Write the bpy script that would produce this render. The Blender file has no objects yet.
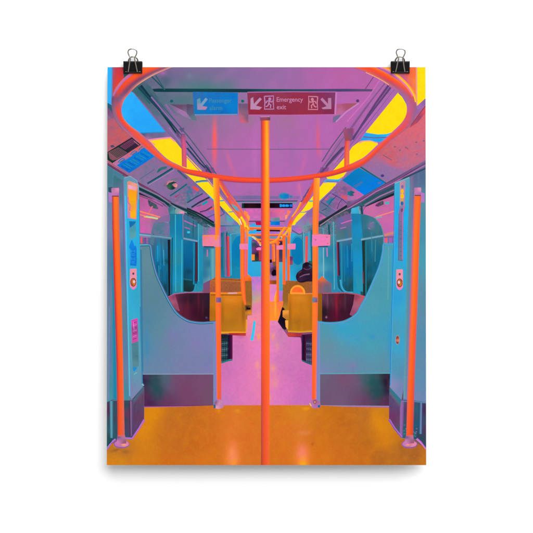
import bpy, math, random
from mathutils import Vector, noise
from mathutils.geometry import delaunay_2d_cdt, tessellate_polygon
random.seed(7)
scene = bpy.context.scene
COL = scene.collection

# ------------------------------------------------------------------ camera, light, exposure
S = 0.508 / 397.9                       # metres per photograph pixel: a 16 x 20 inch poster
CX, CY = 266.5, 266.05                  # photograph centre of the poster
cam_d = bpy.data.cameras.new('camera'); cam = bpy.data.objects.new('camera', cam_d); COL.objects.link(cam)
DIST = 2.6
cam.location = (0, -DIST, (CY - 266.5) * S); cam.rotation_euler = (math.radians(90), 0, 0)
cam_d.sensor_width = 36; cam_d.lens = 36 * (DIST - 0.0128) / (533 * S)
cam_d.clip_start = 0.05; cam_d.clip_end = 100
scene.camera = cam
E_AREA, E_AMB = 0.95, 0.52              # irradiance on the wall from the softbox and from the room
w = bpy.data.worlds.new('World'); scene.world = w; w.use_nodes = True
bg = w.node_tree.nodes['Background']; bg.inputs[0].default_value = (1, 1, 1, 1); bg.inputs[1].default_value = E_AMB
def softbox(name, loc, size, energy):
    l = bpy.data.lights.new(name, 'AREA'); l.shape = 'DISK'; l.size = size; l.energy = energy; l.color = (1, 1, 1)
    o = bpy.data.objects.new(name, l); COL.objects.link(o); o.location = loc
    o.rotation_euler = (Vector((0, 0, 0)) - Vector(loc)).to_track_quat('-Z', 'Y').to_euler()
    return o
LP = Vector((2.4, -5.5, 5.6)); _d = LP.length; _c = 5.5 / _d
softbox('softbox_lamp', LP, 11.0, E_AREA * 1.40 * math.pi * math.pi * _d * _d / _c)   # 1.40: the lamp is wide and near
vs = scene.view_settings
scene.display_settings.display_device = 'sRGB'
vs.view_transform = 'Standard'; vs.look = 'None'; vs.exposure = 0; vs.gamma = 1; vs.use_curve_mapping = False
scene.render.resolution_x = 1024; scene.render.resolution_y = 1024
K_INK = 1 / (E_AREA + E_AMB)            # so that ink under this light gives the colour seen

# ------------------------------------------------------------------ materials
def principled(name, col, rough=0.5, metal=0.0, spec=0.5):
    m = bpy.data.materials.new(name); m.use_nodes = True
    b = m.node_tree.nodes['Principled BSDF']
    b.inputs['Base Color'].default_value = (*col, 1); b.inputs['Roughness'].default_value = rough
    b.inputs['Metallic'].default_value = metal; b.inputs['Specular IOR Level'].default_value = spec
    return m, m.node_tree, b
def add_noise(nt, b, scale, lo, hi, col, bump=0.0, bdist=0.0002, det=3):
    tc = nt.nodes.new('ShaderNodeTexCoord'); n = nt.nodes.new('ShaderNodeTexNoise')
    n.inputs['Scale'].default_value = scale; n.inputs['Detail'].default_value = det
    nt.links.new(tc.outputs['Object'], n.inputs['Vector'])
    mr = nt.nodes.new('ShaderNodeMapRange'); mr.inputs['From Min'].default_value = .25; mr.inputs['From Max'].default_value = .75
    mr.inputs['To Min'].default_value = lo; mr.inputs['To Max'].default_value = hi
    nt.links.new(n.outputs['Fac'], mr.inputs['Value'])
    mx = nt.nodes.new('ShaderNodeVectorMath'); mx.operation = 'SCALE'
    mx.inputs[0].default_value = col; nt.links.new(mr.outputs[0], mx.inputs['Scale'])
    nt.links.new(mx.outputs[0], b.inputs['Base Color'])
    if bump:
        bp = nt.nodes.new('ShaderNodeBump'); bp.inputs['Strength'].default_value = bump; bp.inputs['Distance'].default_value = bdist
        nt.links.new(n.outputs['Fac'], bp.inputs['Height']); nt.links.new(bp.outputs[0], b.inputs['Normal'])
WALL, nt, b = principled('white_wall_paint', (.86, .86, .86), .8, spec=.2)
add_noise(nt, b, 90, .99, 1.0, (.86, .86, .86), .15, .0003)
PAPER, nt, b = principled('poster_paper', (.8, .8, .8), .6, spec=.2); add_noise(nt, b, 400, .98, 1.0, (.8, .8, .8))
BLACK, nt, b = principled('black_lacquered_steel', (.006, .006, .007), .22, spec=.16); add_noise(nt, b, 900, .8, 1.3, (.006, .006, .007), .1, .00003)
STEEL, nt, b = principled('nickel_wire', (.42, .39, .35), .2, metal=1.0); add_noise(nt, b, 500, .85, 1.05, (.42, .39, .35))
INK, nt, b = principled('printed_ink', (.5, .5, .5), .55, spec=.0)
at = nt.nodes.new('ShaderNodeVertexColor'); at.layer_name = 'ink'
tc = nt.nodes.new('ShaderNodeTexCoord')
def nz(scale, det, off):
    mp = nt.nodes.new('ShaderNodeMapping'); mp.inputs['Location'].default_value = (off, off, off)
    nt.links.new(tc.outputs['Object'], mp.inputs['Vector'])
    n = nt.nodes.new('ShaderNodeTexNoise'); n.inputs['Scale'].default_value = scale; n.inputs['Detail'].default_value = det
    nt.links.new(mp.outputs[0], n.inputs['Vector']); return n
n1 = nz(420, 3, 0)                       # photographic grain, each dye a little differently
mix = nt.nodes.new('ShaderNodeMapRange'); mix.data_type = 'FLOAT_VECTOR'
mix.inputs[7].default_value = (.2, .2, .2); mix.inputs[8].default_value = (.8, .8, .8)
mix.inputs[9].default_value = (.94, .93, .93); mix.inputs[10].default_value = (1.06, 1.07, 1.07)
nt.links.new(n1.outputs['Color'], mix.inputs[6])
mul = nt.nodes.new('ShaderNodeVectorMath'); mul.operation = 'MULTIPLY'
nt.links.new(at.outputs['Color'], mul.inputs[0]); nt.links.new(mix.outputs[1], mul.inputs[1])
sc = nt.nodes.new('ShaderNodeVectorMath'); sc.operation = 'SCALE'
am = nt.nodes.new('ShaderNodeMath'); am.operation = 'MULTIPLY_ADD'; am.inputs[1].default_value = -K_INK; am.inputs[2].default_value = 2 * K_INK   # a half-soaked edge also dims what lies under it
nt.links.new(at.outputs['Alpha'], am.inputs[0]); nt.links.new(am.outputs[0], sc.inputs['Scale'])
nt.links.new(mul.outputs[0], sc.inputs[0]); nt.links.new(sc.outputs[0], b.inputs['Base Color']); nt.links.new(at.outputs['Alpha'], b.inputs['Alpha'])
scene.cycles.transparent_max_bounces = 48

# ------------------------------------------------------------------ helpers
def link(o, parent=None):
    COL.objects.link(o)
    if parent: o.parent = parent
    return o
def mesh_obj(name, verts, faces, mat, parent=None, smooth=False):
    me = bpy.data.meshes.new(name); me.from_pydata(verts, [], faces); me.materials.append(mat)
    if smooth:
        for p in me.polygons: p.use_smooth = True
    me.update()
    return link(bpy.data.objects.new(name, me), parent)

# wall -----------------------------------------------------------------------
W2 = 2.0
wall = mesh_obj('wall', [(-W2, 0, -W2), (W2, 0, -W2), (W2, 0, W2), (-W2, 0, W2), (-W2, .1, -W2), (W2, .1, -W2), (W2, .1, W2), (-W2, .1, W2)],
                [(0, 1, 2, 3), (5, 4, 7, 6), (4, 0, 3, 7), (1, 5, 6, 2), (3, 2, 6, 7), (4, 5, 1, 0)], WALL)
wall['kind'] = 'structure'

# poster ---------------------------------------------------------------------
poster = bpy.data.objects.new('poster', None); link(poster)
poster['label'] = 'unframed poster of a neon coloured train carriage with orange handrails, hung by two clips'
poster['category'] = 'poster'
YB = 465.0
Y_TOP, Y_BOT = -0.0080, -0.0190         # the sheet stands off the wall, a little more at its foot
HP = 397.9 * S
poster.location = (0, Y_BOT, (CY - YB + .4) * S)
poster.rotation_euler = (-math.asin((Y_TOP - Y_BOT) / HP), 0, 0)
poster.empty_display_size = .05
X0, X1, Y0 = 107.2, 425.8, 67.1
def loc(px, py, d=0.0): return ((px - CX) * S, -d, (YB - py) * S)

# sheet with real thickness
th = .0003
v = [loc(X0, YB), loc(X1, YB), loc(X1, Y0), loc(X0, Y0)]
v += [(x, y + th, z) for x, y, z in v]
mesh_obj('paper_sheet', v, [(0, 1, 2, 3), (5, 4, 7, 6), (4, 0, 3, 7), (1, 5, 6, 2), (3, 2, 6, 7), (4, 5, 1, 0)], PAPER, poster)

def lin(h):
    h = h.lstrip('#')
    if len(h) == 3: h = ''.join(c * 2 for c in h)
    r = []
    for i in (0, 2, 4):
        c = int(h[i:i + 2], 16) / 255
        r.append(c / 12.92 if c <= .04045 else ((c + .055) / 1.055) ** 2.4)
    return tuple(r)
def lerp(a, b, t): return tuple(x + (y - x) * t for x, y in zip(a, b))
def clampx(p): return (min(max(p[0], X0), X1), min(max(p[1], Y0), YB))

def F(x0, y0, s=80):                     # reads points measured in an enlarged square of the photograph
    k = s / 533
    def f(txt):
        a = [float(q) for q in txt.replace(',', ' ').split()]
        return [(x0 + a[i] * k, y0 + a[i + 1] * k) for i in range(0, len(a), 2)]
    return f
def P(txt):
    a = [float(q) for q in txt.replace(',', ' ').split()]
    return [(a[i], a[i + 1]) for i in range(0, len(a), 2)]
def rect(a, b_, c, d): return [(a, b_), (c, b_), (c, d), (a, d)]
def spline(pts, n=6, closed=False):
    out = []; m = len(pts)
    rng = range(m if closed else m - 1)
    for i in rng:
        g = (lambda k: pts[k % m]) if closed else (lambda k: pts[min(max(k, 0), m - 1)])
        p0, p1, p2, p3 = g(i - 1), g(i), g(i + 1), g(i + 2)
        for j in range(n):
            t = j / n
            out.append(tuple(.5 * (2 * p1[c] + (p2[c] - p0[c]) * t + (2 * p0[c] - 5 * p1[c] + 4 * p2[c] - p3[c]) * t * t +
                             (3 * p1[c] - p0[c] - 3 * p2[c] + p3[c]) * t ** 3) for c in (0, 1)))
    if not closed: out.append(pts[-1])
    return out
def ell(cx, cy, rx, ry, n=28, a0=0, a1=360):
    return [(cx + rx * math.cos(math.radians(a0 + (a1 - a0) * i / n)), cy + ry * math.sin(math.radians(a0 + (a1 - a0) * i / n))) for i in range(n + (a1 - a0 != 360))]

CELLS = {}                               # how many coats lie on each small square of the sheet
EPS = 0.000003
BLEED = .6
class Ink:
    """one printed thing: collects coloured pieces, each a hair above the one before, in one mesh"""
    def __init__(s, name, parent=None, label=None):
        s.name = name; s.parent = parent; s.v = []; s.f = []; s.c = []; s.label = label; s.o = None
        s.bv = s.bf = 0; s.d = 0; s.h = []
    def _up(s):
        """settle the last piece just above whatever it covers, and begin the next"""
        if len(s.v) > s.bv:
            K = 6 * S; cells = set()
            for f in s.f[s.bf:]:
                xs = [s.v[k][0] for k in f]; zs = [s.v[k][2] for k in f]
                for a in range(int(min(xs) // K), int(max(xs) // K) + 1):
                    for b_ in range(int(min(zs) // K), int(max(zs) // K) + 1): cells.add((a, b_))
            n = 1 + max((CELLS.get(c, 0) for c in cells), default=0)
            for c in cells: CELLS[c] = n
            for k in range(s.bv, len(s.v)): s.v[k] = (s.v[k][0], -(n * EPS + .00001), s.v[k][2])
        s.bv = len(s.v); s.bf = len(s.f)
    def colour(s, col, mot=None, blobs=(), soft=.5):
        if isinstance(col, str): cs = [(0, 0, lin(col))]
        else: cs = [(a, b_, lin(c)) for a, b_, c in col]
        bl = [(q[0], q[1], q[2], q[3], lin(q[4]), q[5] if len(q) > 5 else 1, q[6] if len(q) > 6 else 0) for q in blobs]
        ml = [(lin(m[0]), m[1], m[2], m[3] if len(m) > 3 else 1.0) for m in (mot or [])]
        def f(x, y):
            if len(cs) == 1: c = cs[0][2]
            else:
                tw = 0; c = [0, 0, 0]
                for a, b_, k in cs:
                    w_ = 1 / ((x - a) ** 2 + (y - b_) ** 2 + soft) ** 1.6
                    tw += w_
                    for i in range(3): c[i] += k[i] * w_
                c = tuple(q / tw for q in c)
            for i, (mc, size, amt, asp) in enumerate(ml):
                n_ = noise.noise(Vector((x / size, y / (size * asp), 7.3 * i + size)))
                n_ = min(max((n_ + .12) * 1.7, 0), 1)
                c = lerp(c, mc, n_ * amt * (.42 if size < 1.9 else 1))
            for a, b_, rx, ry, k, st, ang in bl:
                dx, dy = x - a, y - b_
                if ang:
                    ca, sa = math.cos(math.radians(ang)), math.sin(math.radians(ang)); dx, dy = dx * ca + dy * sa, -dx * sa + dy * ca
                e = (dx / rx) ** 2 + (dy / ry) ** 2
                if e < 6: c = lerp(c, k, st * math.exp(-e * 1.2))
            return c
        return f
    def fill(s, poly, col, mot=None, blobs=(), step=1.6, clip=True):
        """a closed outline filled with colours that flow between control points"""
        s._up()
        px_ = [p[0] for p in poly]; py_ = [p[1] for p in poly]
        near = math.sqrt((max(px_) - min(px_)) * (max(py_) - min(py_)) / max(len(col), 1)) if not isinstance(col, str) else 1
        cf = s.colour(col, mot, blobs, max(.3, (near * .42) ** 2))
        flat = isinstance(col, str) and not mot and not blobs
        if clip: poly = [clampx(p) for p in poly]
        pts = []
        for i, p in enumerate(poly):
            q = poly[(i + 1) % len(poly)]
            L = math.dist(p, q)
            if L < 1e-4: continue
            n = 1 if flat else max(1, int(L / step))
            for j in range(n): pts.append((p[0] + (q[0] - p[0]) * j / n, p[1] + (q[1] - p[1]) * j / n))
        if len(pts) < 3: return s
        nb = len(pts)
        edges = [(i, (i + 1) % nb) for i in range(nb)]
        allp = [Vector(p) for p in pts]
        if not flat:
            xs = [p[0] for p in pts]; ys = [p[1] for p in pts]
            y = min(ys) + step * .5; r = 0
            while y < max(ys):
                xi = []
                for i in range(nb):
                    a, b_ = pts[i], pts[(i + 1) % nb]
                    if (a[1] > y) != (b_[1] > y): xi.append(a[0] + (y - a[1]) * (b_[0] - a[0]) / (b_[1] - a[1]))
                xi.sort()
                for k in range(0, len(xi) - 1, 2):
                    x = xi[k] + step * (.45 + .5 * (r % 2) * .5)
                    while x < xi[k + 1] - step * .4:
                        allp.append(Vector((x, y))); x += step
                y += step; r += 1
        vo, _, fo, *_ = delaunay_2d_cdt(allp, edges, [], 1, 1e-5)
        base = len(s.v); nvo = len(vo)
        for p in vo:
            s.v.append(loc(p[0], p[1], s.d)); s.c.append(cf(p[0], p[1]))
        ring = [p for i, p in enumerate(pts) if math.dist(p, pts[i - 1]) > .02]
        area = sum(ring[i - 1][0] * ring[i][1] - ring[i][0] * ring[i - 1][1] for i in range(len(ring)))
        sg = 1 if area > 0 else -1; m_ = len(ring); rb = len(s.v)
        for i, p in enumerate(ring):             # the dye bleeds a little at the edge
            a, c = ring[i - 1], ring[(i + 1) % m_]
            n1_ = (p[1] - a[1], a[0] - p[0]); n2_ = (c[1] - p[1], p[0] - c[0])
            l1, l2 = math.hypot(*n1_) or 1, math.hypot(*n2_) or 1
            nx, ny = n1_[0] / l1 + n2_[0] / l2, n1_[1] / l1 + n2_[1] / l2; L = max(math.hypot(nx, ny), .9)
            q = clampx((p[0] + sg * nx / L * BLEED, p[1] + sg * ny / L * BLEED)); k = cf(*p)
            s.v.append(loc(*p)); s.c.append(k); s.v.append(loc(*q)); s.c.append((*k, 0.0))
        for i in range(m_):
            j = (i + 1) % m_; s.f.append((rb + 2 * i, rb + 2 * j, rb + 2 * j + 1, rb + 2 * i + 1))
        for f in fo:
            a, b_, c = (vo[k] for k in f[:3])
            cr = (b_[0] - a[0]) * (c[1] - a[1]) - (b_[1] - a[1]) * (c[0] - a[0])
            f = tuple(base + k for k in f)
            s.f.append(f if cr < 0 else f[::-1])
        return s
    def edge(s, a, b_, ia, ib):
        dx, dy = b_[0] - a[0], b_[1] - a[1]; L = math.hypot(dx, dy) or 1
        w_ = min(BLEED, .3 + L * .1)
        s.h.append((ia, ib, clampx((a[0] - dx / L * w_, a[1] - dy / L * w_)), clampx((b_[0] + dx / L * w_, b_[1] + dy / L * w_))))
    def hem(s):
        base = len(s.v)
        for ia, ib, pa, pb in s.h:
            s.v.append(loc(*pa)); s.c.append((*s.c[ia], 0.0)); s.v.append(loc(*pb)); s.c.append((*s.c[ib], 0.0))
        for i in range(len(s.h) - 1):
            s.f.append((s.h[i][0], s.h[i + 1][0], base + 2 * i + 2, base + 2 * i)); s.f.append((s.h[i][1], s.h[i + 1][1], base + 2 * i + 3, base + 2 * i + 1))
        s.h = []
    def ribbon(s, A, B, prof, n=6, sm=True):
        """a band between two edges; prof lists (where along 0..1, colours across)"""
        s._up()
        if sm and len(A) > 2: A = spline(A, n); B = spline(B, n)
        if isinstance(prof[0], str): prof = [(0, prof)]
        def acc(L):
            d = [0]
            for i in range(1, len(L)): d.append(d[-1] + math.dist(L[i], L[i - 1]))
            return d
        def res(L, k):
            d = acc(L); o = []; j = 0
            for i in range(k + 1):
                t = d[-1] * i / k
                while j < len(d) - 2 and d[j + 1] < t: j += 1
                u = (t - d[j]) / max(d[j + 1] - d[j], 1e-9); o.append((L[j][0] + (L[j + 1][0] - L[j][0]) * u, L[j][1] + (L[j + 1][1] - L[j][1]) * u))
            return o
        k = max(2, int(max(acc(A)[-1], acc(B)[-1]) / 1.5)) if len(A) != len(B) or not sm or len(A) == 2 else None
        if k: A = res(A, k); B = res(B, k)
        m = max(2, max(len(p[1]) for p in prof) * 2)
        N = len(A); base = len(s.v)
        def pc(cols, t):
            if len(cols) == 1: return lin(cols[0])
            u = t * (len(cols) - 1); i = min(int(u), len(cols) - 2); return lerp(lin(cols[i]), lin(cols[i + 1]), u - i)
        for i in range(N):
            a = i / (N - 1)
            for q in range(len(prof)):
                if prof[q][0] > a: break
            else: q = len(prof)
            lo = prof[max(q - 1, 0)]; hi = prof[min(q, len(prof) - 1)]
            u = 0 if hi[0] <= lo[0] else min(max((a - lo[0]) / (hi[0] - lo[0]), 0), 1)
            for j in range(m + 1):
                t = j / m
                p = clampx((A[i][0] + (B[i][0] - A[i][0]) * t, A[i][1] + (B[i][1] - A[i][1]) * t))
                s.v.append(loc(*p, s.d)); s.c.append(lerp(pc(lo[1], t), pc(hi[1], t), u))
            s.edge(A[i], B[i], base + i * (m + 1), base + i * (m + 1) + m)
        s.hem()
        for i in range(N - 1):
            for j in range(m):
                a = base + i * (m + 1) + j; s.f.append((a, a + 1, a + m + 2, a + m + 1))
        return s
    def line(s, pts, wd, col, sm=False):
        """a drawn line of a given width (or two widths, start and end)"""
        if sm: pts = spline(pts, 5)
        w0, w1 = wd if isinstance(wd, tuple) else (wd, wd)
        A = []; B = []
        for i, p in enumerate(pts):
            a = pts[max(i - 1, 0)]; b_ = pts[min(i + 1, len(pts) - 1)]
            dx, dy = b_[0] - a[0], b_[1] - a[1]; L = math.hypot(dx, dy) or 1
            h = max((w0 + (w1 - w0) * i / (len(pts) - 1)) / 2 - .14, .08)
            A.append((p[0] - dy / L * h, p[1] + dx / L * h)); B.append((p[0] + dy / L * h, p[1] - dx / L * h))
        cols = [col] if isinstance(col, str) else col
        s._up(); base = len(s.v)
        m = max(1, len(cols) - 1)
        for a, b_ in zip(A, B):
            for j in range(m + 1):
                t = j / m; p = clampx((a[0] + (b_[0] - a[0]) * t, a[1] + (b_[1] - a[1]) * t))
                s.v.append(loc(*p, s.d)); s.c.append(lin(cols[min(j, len(cols) - 1)]))
            s.edge(a, b_, len(s.v) - m - 1, len(s.v) - 1)
        s.hem()
        for i in range(len(A) - 1):
            for j in range(m):
                q = base + i * (m + 1) + j; s.f.append((q, q + 1, q + m + 2, q + m + 1))
        return s
    def text(s, body, x, y, size, col, sx=1.0, rot=0, shear=0, bold=0.0):
        cu = bpy.data.curves.new('lettering', 'FONT'); cu.body = body; cu.size = 1; cu.offset = bold
        o = bpy.data.objects.new('lettering', cu); COL.objects.link(o)
        dg = bpy.context.evaluated_depsgraph_get(); me = o.evaluated_get(dg).to_mesh()
        s._up(); base = len(s.v); ca, sa = math.cos(math.radians(rot)), math.sin(math.radians(rot)); c = lin(col)
        for vv in me.vertices:
            u, w_ = vv.co.x * sx * size, -vv.co.y * size
            s.v.append(loc(x + u * ca - w_ * sa, y + u * sa + w_ * ca, s.d)); s.c.append(c)
        for p in me.polygons: s.f.append(tuple(base + k for k in p.vertices))
        o.evaluated_get(dg).to_mesh_clear(); bpy.data.objects.remove(o); bpy.data.curves.remove(cu)
        return s
    def done(s):
        s._up()
        me = bpy.data.meshes.new(s.name); me.from_pydata(s.v, [], s.f); me.materials.append(INK)
        ca = me.color_attributes.new('ink', 'FLOAT_COLOR', 'POINT')
        buf = []
        for c in s.c: buf += [c[0], c[1], c[2], c[3] if len(c) > 3 else 1.0]
        ca.data.foreach_set('color', buf)
        # every face looks at the room
        me.update()
        flip = [p.index for p in me.polygons if p.normal.y > 0]
        if flip:
            import bmesh
            bm = bmesh.new(); bm.from_mesh(me); bm.faces.ensure_lookup_table()
            for i in flip: bm.faces[i].normal_flip()
            bm.to_mesh(me); bm.free()
        s.o = link(bpy.data.objects.new(s.name, me), s.parent or poster)
        if s.label: s.o['label'] = s.label
        return s.o
# ------------------------------------------------------------------ the printed picture, painted from far to near
# coordinates are read off the poster itself; every printed thing is a part of the poster
t = F
# --- first coat over the whole sheet
I = Ink('printed_background')
I.fill(rect(X0, Y0, X1, YB), [(115,80,'#c04048'),(266,100,'#b068a8'),(150,180,'#8a6aa0'),(380,180,'#a070a0'),(110,250,'#7088a8'),(420,250,'#4898b0'),(160,260,'#206888'),(360,260,'#187090'),(120,420,'#404060'),(412,420,'#305068'),(180,390,'#704468'),(350,390,'#704468'),
    (225,300,'#8a5828'),(245,300,'#8a5828'),(300,290,'#8a5828'),(246,336,'#a04858'),(290,336,'#7a3050'),(240,345,'#c870b0'),(290,350,'#c870b0'),(225,350,'#3c4058'),(310,350,'#3c3050'),(265,380,'#d078b8'),(266,440,'#d87020'),(130,455,'#c07828'),(400,455,'#b06828')], step=4)
I.done()
# --- ceiling
I = Ink('printed_ceiling')
I.fill(rect(X0, Y0, X1, 262), [(125,75,'#2f6468'),(150,72,'#4c6078'),(160,72,'#8d6a9c'),(176,70,'#80659a'),(165,84,'#48647a'),(190,72,'#7f6c98'),(195,84,'#5c7384'),(215,72,'#83699a'),(225,83,'#55788a'),(240,74,'#9168a4'),(258,82,'#8b6aa0'),
    (280,74,'#946ba4'),(290,85,'#9a68a4'),(320,74,'#ad64a4'),(340,80,'#bd60a0'),(360,80,'#b862a4'),(155,97,'#48707a'),(180,97,'#4c7480'),(200,100,'#587a84'),(228,102,'#86708f'),(256,98,'#a474ae'),(345,98,'#b466b0'),(330,93,'#b565b0'),
    (356,112,'#bc64b0'),(200,135,'#8d6a9a'),(215,118,'#97749c'),(232,124,'#a0709c'),(245,135,'#b868ae'),(220,150,'#b068a8'),(240,165,'#bb66b4'),(258,135,'#bd66b4'),(275,130,'#ad6aa6'),(290,128,'#a6709c'),(285,150,'#b568b4'),
    (310,130,'#b865b2'),(300,165,'#ae68b0'),(285,175,'#bb66b6'),(330,135,'#b766b2'),(345,128,'#b862a8'),(325,160,'#b364ae'),(200,170,'#8a6a9c'),(215,165,'#a868a4'),(220,190,'#b365a8'),(240,192,'#b668b2'),(275,190,'#b068b0'),(300,192,'#ba64b4'),(250,199,'#8e6aa0'),(280,200,'#94689c'),(250,212,'#b866b0'),(280,214,'#c866ac'),(245,230,'#c070b0'),(285,235,'#c070b0')],
    mot=[('#c46ebc', 14, .15)],
    blobs=[(205,88,34,5,'#44807e',.8),(205,84,28,5,'#527a88',.5),(165,80,6,6,'#3c5a70',.5),(182,100,18,8,'#4a747e',.6),(250,86,14,4,'#8a6aa0',.4),(162,72,4,3,'#b668b0',.8,30),(189,76,3,3,'#7c8a9c',.5),(214.5,148,2.4,22,'#f0606a',.7),(214.6,139,2,19,'#ff6058',1),(318,137,1.8,15,'#e0607c',.9),(318.2,148,1.3,8,'#f05a68',.5),(230,163,2,14,'#dd6a90',.6,-18),(236,178,2,7,'#e06880',.4,-10),(303,166,1.8,14,'#d868a0',.5,14),
           (299,188,2.5,6,'#e07090',.5),(321,153,1.4,6,'#e2708c',.4),(255,158,3,30,'#c66cc0',.5),(279,140,5,30,'#a070a8',.35),(292,156,4,22,'#9a6aa8',.4),(250,120,7,8,'#9a7488',.6),(286,118,10,9,'#a87090',.5)], step=1.5)
# dark seams and recess edges
I.fill(P('148.2,89.6 158,88.9 245,89.3 300,89.6 347,89.2 380,89.8 380,91 347,91.2 300,91.7 245,92 160,91.6 150,91.2'), [(150,90,'#0f3c44'),(200,90.5,'#14444c'),(240,90.5,'#163844'),(270,90.5,'#1c4c54'),(300,90.5,'#2c4a60'),(330,90.5,'#4a4470'),(375,90.5,'#5a4a74')], step=.9)
I.line(P('142,79.5 151,76 165,90'), 1.0, '#234f58'); I.line(P('155.5,75.5 164.5,89.5'), 1.0, '#2a6068')
I.line(P('365.5,89 374,76.5'), .8, '#7a4a80'); I.line(P('207,149.3 262,149.5'), .7, '#7a5c88'); I.line(P('268,149.5 330,149.3'), .7, '#7c5a8a')
for x, c in ((171.4,'#1d5a64'),(242.6,'#0c6a5c'),(357.8,'#5a3a70')): I.fill(ell(x, 101.2 if x < 300 else 100.9, 1.2, 1.1), c)
# light fittings let into the ceiling
I.fill(P('169,104.6 192.3,105.2 193.4,113 187,113.4 180,110.6'), [(170,105,'#4a5060'),(180,106,'#6b4a68'),(190,108,'#5c4668'),(186,112,'#7d6a8e')], step=1)
I.fill(P('168.5,104 187,113.2 196,120.6 192,119.6 186,117 176,111.5'), [(170,106,'#7e6490'),(184,114,'#a374a8'),(193,119,'#807a9c')], step=1)
I.fill(P('187,104.4 193,105 194.8,116 196.4,120.6 192.3,119.8 187,113'), [(188,106,'#5a4a68'),(192,112,'#5e5a78'),(194,118,'#5f7a84')], step=1)
I.fill(P('238.6,104 247.8,104 247.9,122.4 240.2,122.4'), [(240,105,'#6e5a7c'),(246,106,'#765478'),(243,114,'#84607e'),(243,121.6,'#d4607a'),(241,117,'#c06880'),(247,118,'#7a5a78')], step=.9)
I.fill(P('335,104.4 347,103.8 359,103.6 350,108 340,114.5 336,116'), [(337,106,'#b45a80'),(346,106,'#a85070'),(352,105,'#a05a66'),(340,112,'#c06a9a')], step=1)
I.fill(P('333.6,117.2 340.7,114.8 337.4,121.4 333,122.3'), [(334,118,'#7c6494'),(337,120,'#6c7090')], step=1)
I.line(P('359,103.2 347,111.5 336,122'), 1.1, '#c884c4')
# far end of the ceiling
I.line(P('233,201.5 260.8,201.4'), .9, '#1f5f6a'); I.line(P('269.2,201.5 299,201.3'), .9, '#1d5860')
I.fill(rect(233,196.3,260.8,199.5), [(234,198,'#8a6aa4'),(250,198,'#76689c'),(260,198,'#7a6aa0')], step=1.2)
I.fill(rect(269.3,196.8,300,199), [(270,198,'#7e6aa2'),(299,198,'#8f6aa8')], step=1.2)
I.fill(rect(269.3,202.6,300,204), '#7b86a8'); I.fill(rect(236,202.8,260.8,204.2), '#8f82b0')
I.fill(ell(284.3,196.4,6,3.2), [(284,196.5,'#1690bc'),(278.5,196,'#7a72a8'),(290,196,'#7a72a8')], step=.8)
I.fill(rect(280.2,195,288.4,198.2), [(281,196,'#0f8ec0'),(287,197,'#1278c8')], mot=[('#2a9ab0',1.5,.4)], step=.6)
I.fill(rect(290,195.8,292.2,197.8), '#3f80a8')
I.fill(P('246,209.5 261,209.5 261,221 250,221'), [(250,212,'#da64b4'),(258,214,'#c864b0'),(255,219,'#c070b8')], mot=[('#e878b0',3,.5)], step=1)
I.fill(P('269,210 289,210 287,221 269,221'), [(270,212,'#b85a90'),(278,212,'#ea6690'),(283,217,'#d070b0'),(273,216,'#c060a8')], mot=[('#f07a88',3,.5)], step=1)
I.line(P('248,221.6 260.8,221.5'), .8, '#4a4468'); I.line(P('269.3,221.6 287,221.5'), .8, '#4a4a74')
I.fill(rect(255.8,222.2,260.8,225.6), '#c01040'); I.fill(rect(271.2,218.2,279.4,221.8), [(272,219,'#8c86a8'),(276,221,'#5f8a96')], step=.8)
I.fill(rect(271,222,279.6,225.8), [(272,223,'#0c84d8'),(278,225,'#0a70d4')], step=1)
I.fill(rect(247,224,255.5,228), [(248,225,'#8a78b8'),(254,227,'#30a8e0')], mot=[('#c86ac0',1.2,.5)], step=.7)
for pts, c in ((P('244,211 247,212.5 249.5,219 247,224 245,217'), '#f88a4c'), (P('247.5,215 249.5,217 249,221 247,220'), '#ffa040'), (P('287.5,211 290.5,211.5 290,218 287.3,218'), '#f58060'), (P('285.5,216 287,215.5 287,219.5 285.5,219'), '#ff9a70')):
    I.fill(pts, c)
I.done()
O = Ink('printed_display'); O.fill(rect(242.2,203.9,260.9,208.1), [(244,206,'#12100e'),(250,206,'#2a1016'),(259,206,'#1a0c14')], step=1.2)
O.fill(rect(269.2,203.7,292.2,208), [(270,206,'#160810'),(279,206,'#240c1c'),(290,206,'#0c1420')], step=1.2); O.fill(P('242.2,203.9 243.6,203.9 243.8,208.1 242.2,208.1'), '#0f3a34')
oo = O.done()
L = Ink('lettering', oo, 'small blue lit characters on the display')
x = 280.1
for k, wd in enumerate((1.2,.9,1.5,1.1,1.3,.8)): L.fill(rect(x,205 + .25 * (k % 2),x + wd,206.6 + .2 * ((k + 1) % 2)), ('#22a4ff','#1c8ef0')[k % 2]); x += wd + .38
L.fill(rect(290.2,204.9,292,206.8), '#1578e8'); L.fill(rect(280.1,204.7,281.2,207), '#1da0ff'); L.done()

# --- coves between ceiling and lights
I = Ink('printed_ceiling_cove')
I.fill(P('131,92.3 136,84 142,80 151,88 176,124 183,141 205,169.5 233,205 245,222 240,226 207,181 187,158 165,132.6'),
    [(140,86,'#1f525e'),(136,92,'#3c6a70'),(145,98,'#41707a'),(150,95,'#386872'),(152,104,'#55738a'),(150,108,'#48747e'),(160,112,'#6a6e94'),(158,118,'#5c7888'),(168,120,'#8a6aa0'),(170,130,'#86689c'),(178,135,'#6a6888'),(172,136,'#8c64a0'),(185,150,'#8a6aa0'),(193,160,'#79689c'),(205,173,'#845f9c'),(215,185,'#8a62a2'),(228,202,'#9a66a6')],
    mot=[('#3d6a74',5,.35),('#9a66a4',6,.18)], blobs=[(148,96,12,10,'#2c5c66',.6),(158,108,9,9,'#3c6470',.5)], step=1.2)
I.line(P('140.5,85.5 158,108 176.5,133.5'), (2.2,1.4), ['#123c46','#0f3640']); I.line(P('138.4,88.6 150,104'), 1.3, '#28626e')
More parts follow.
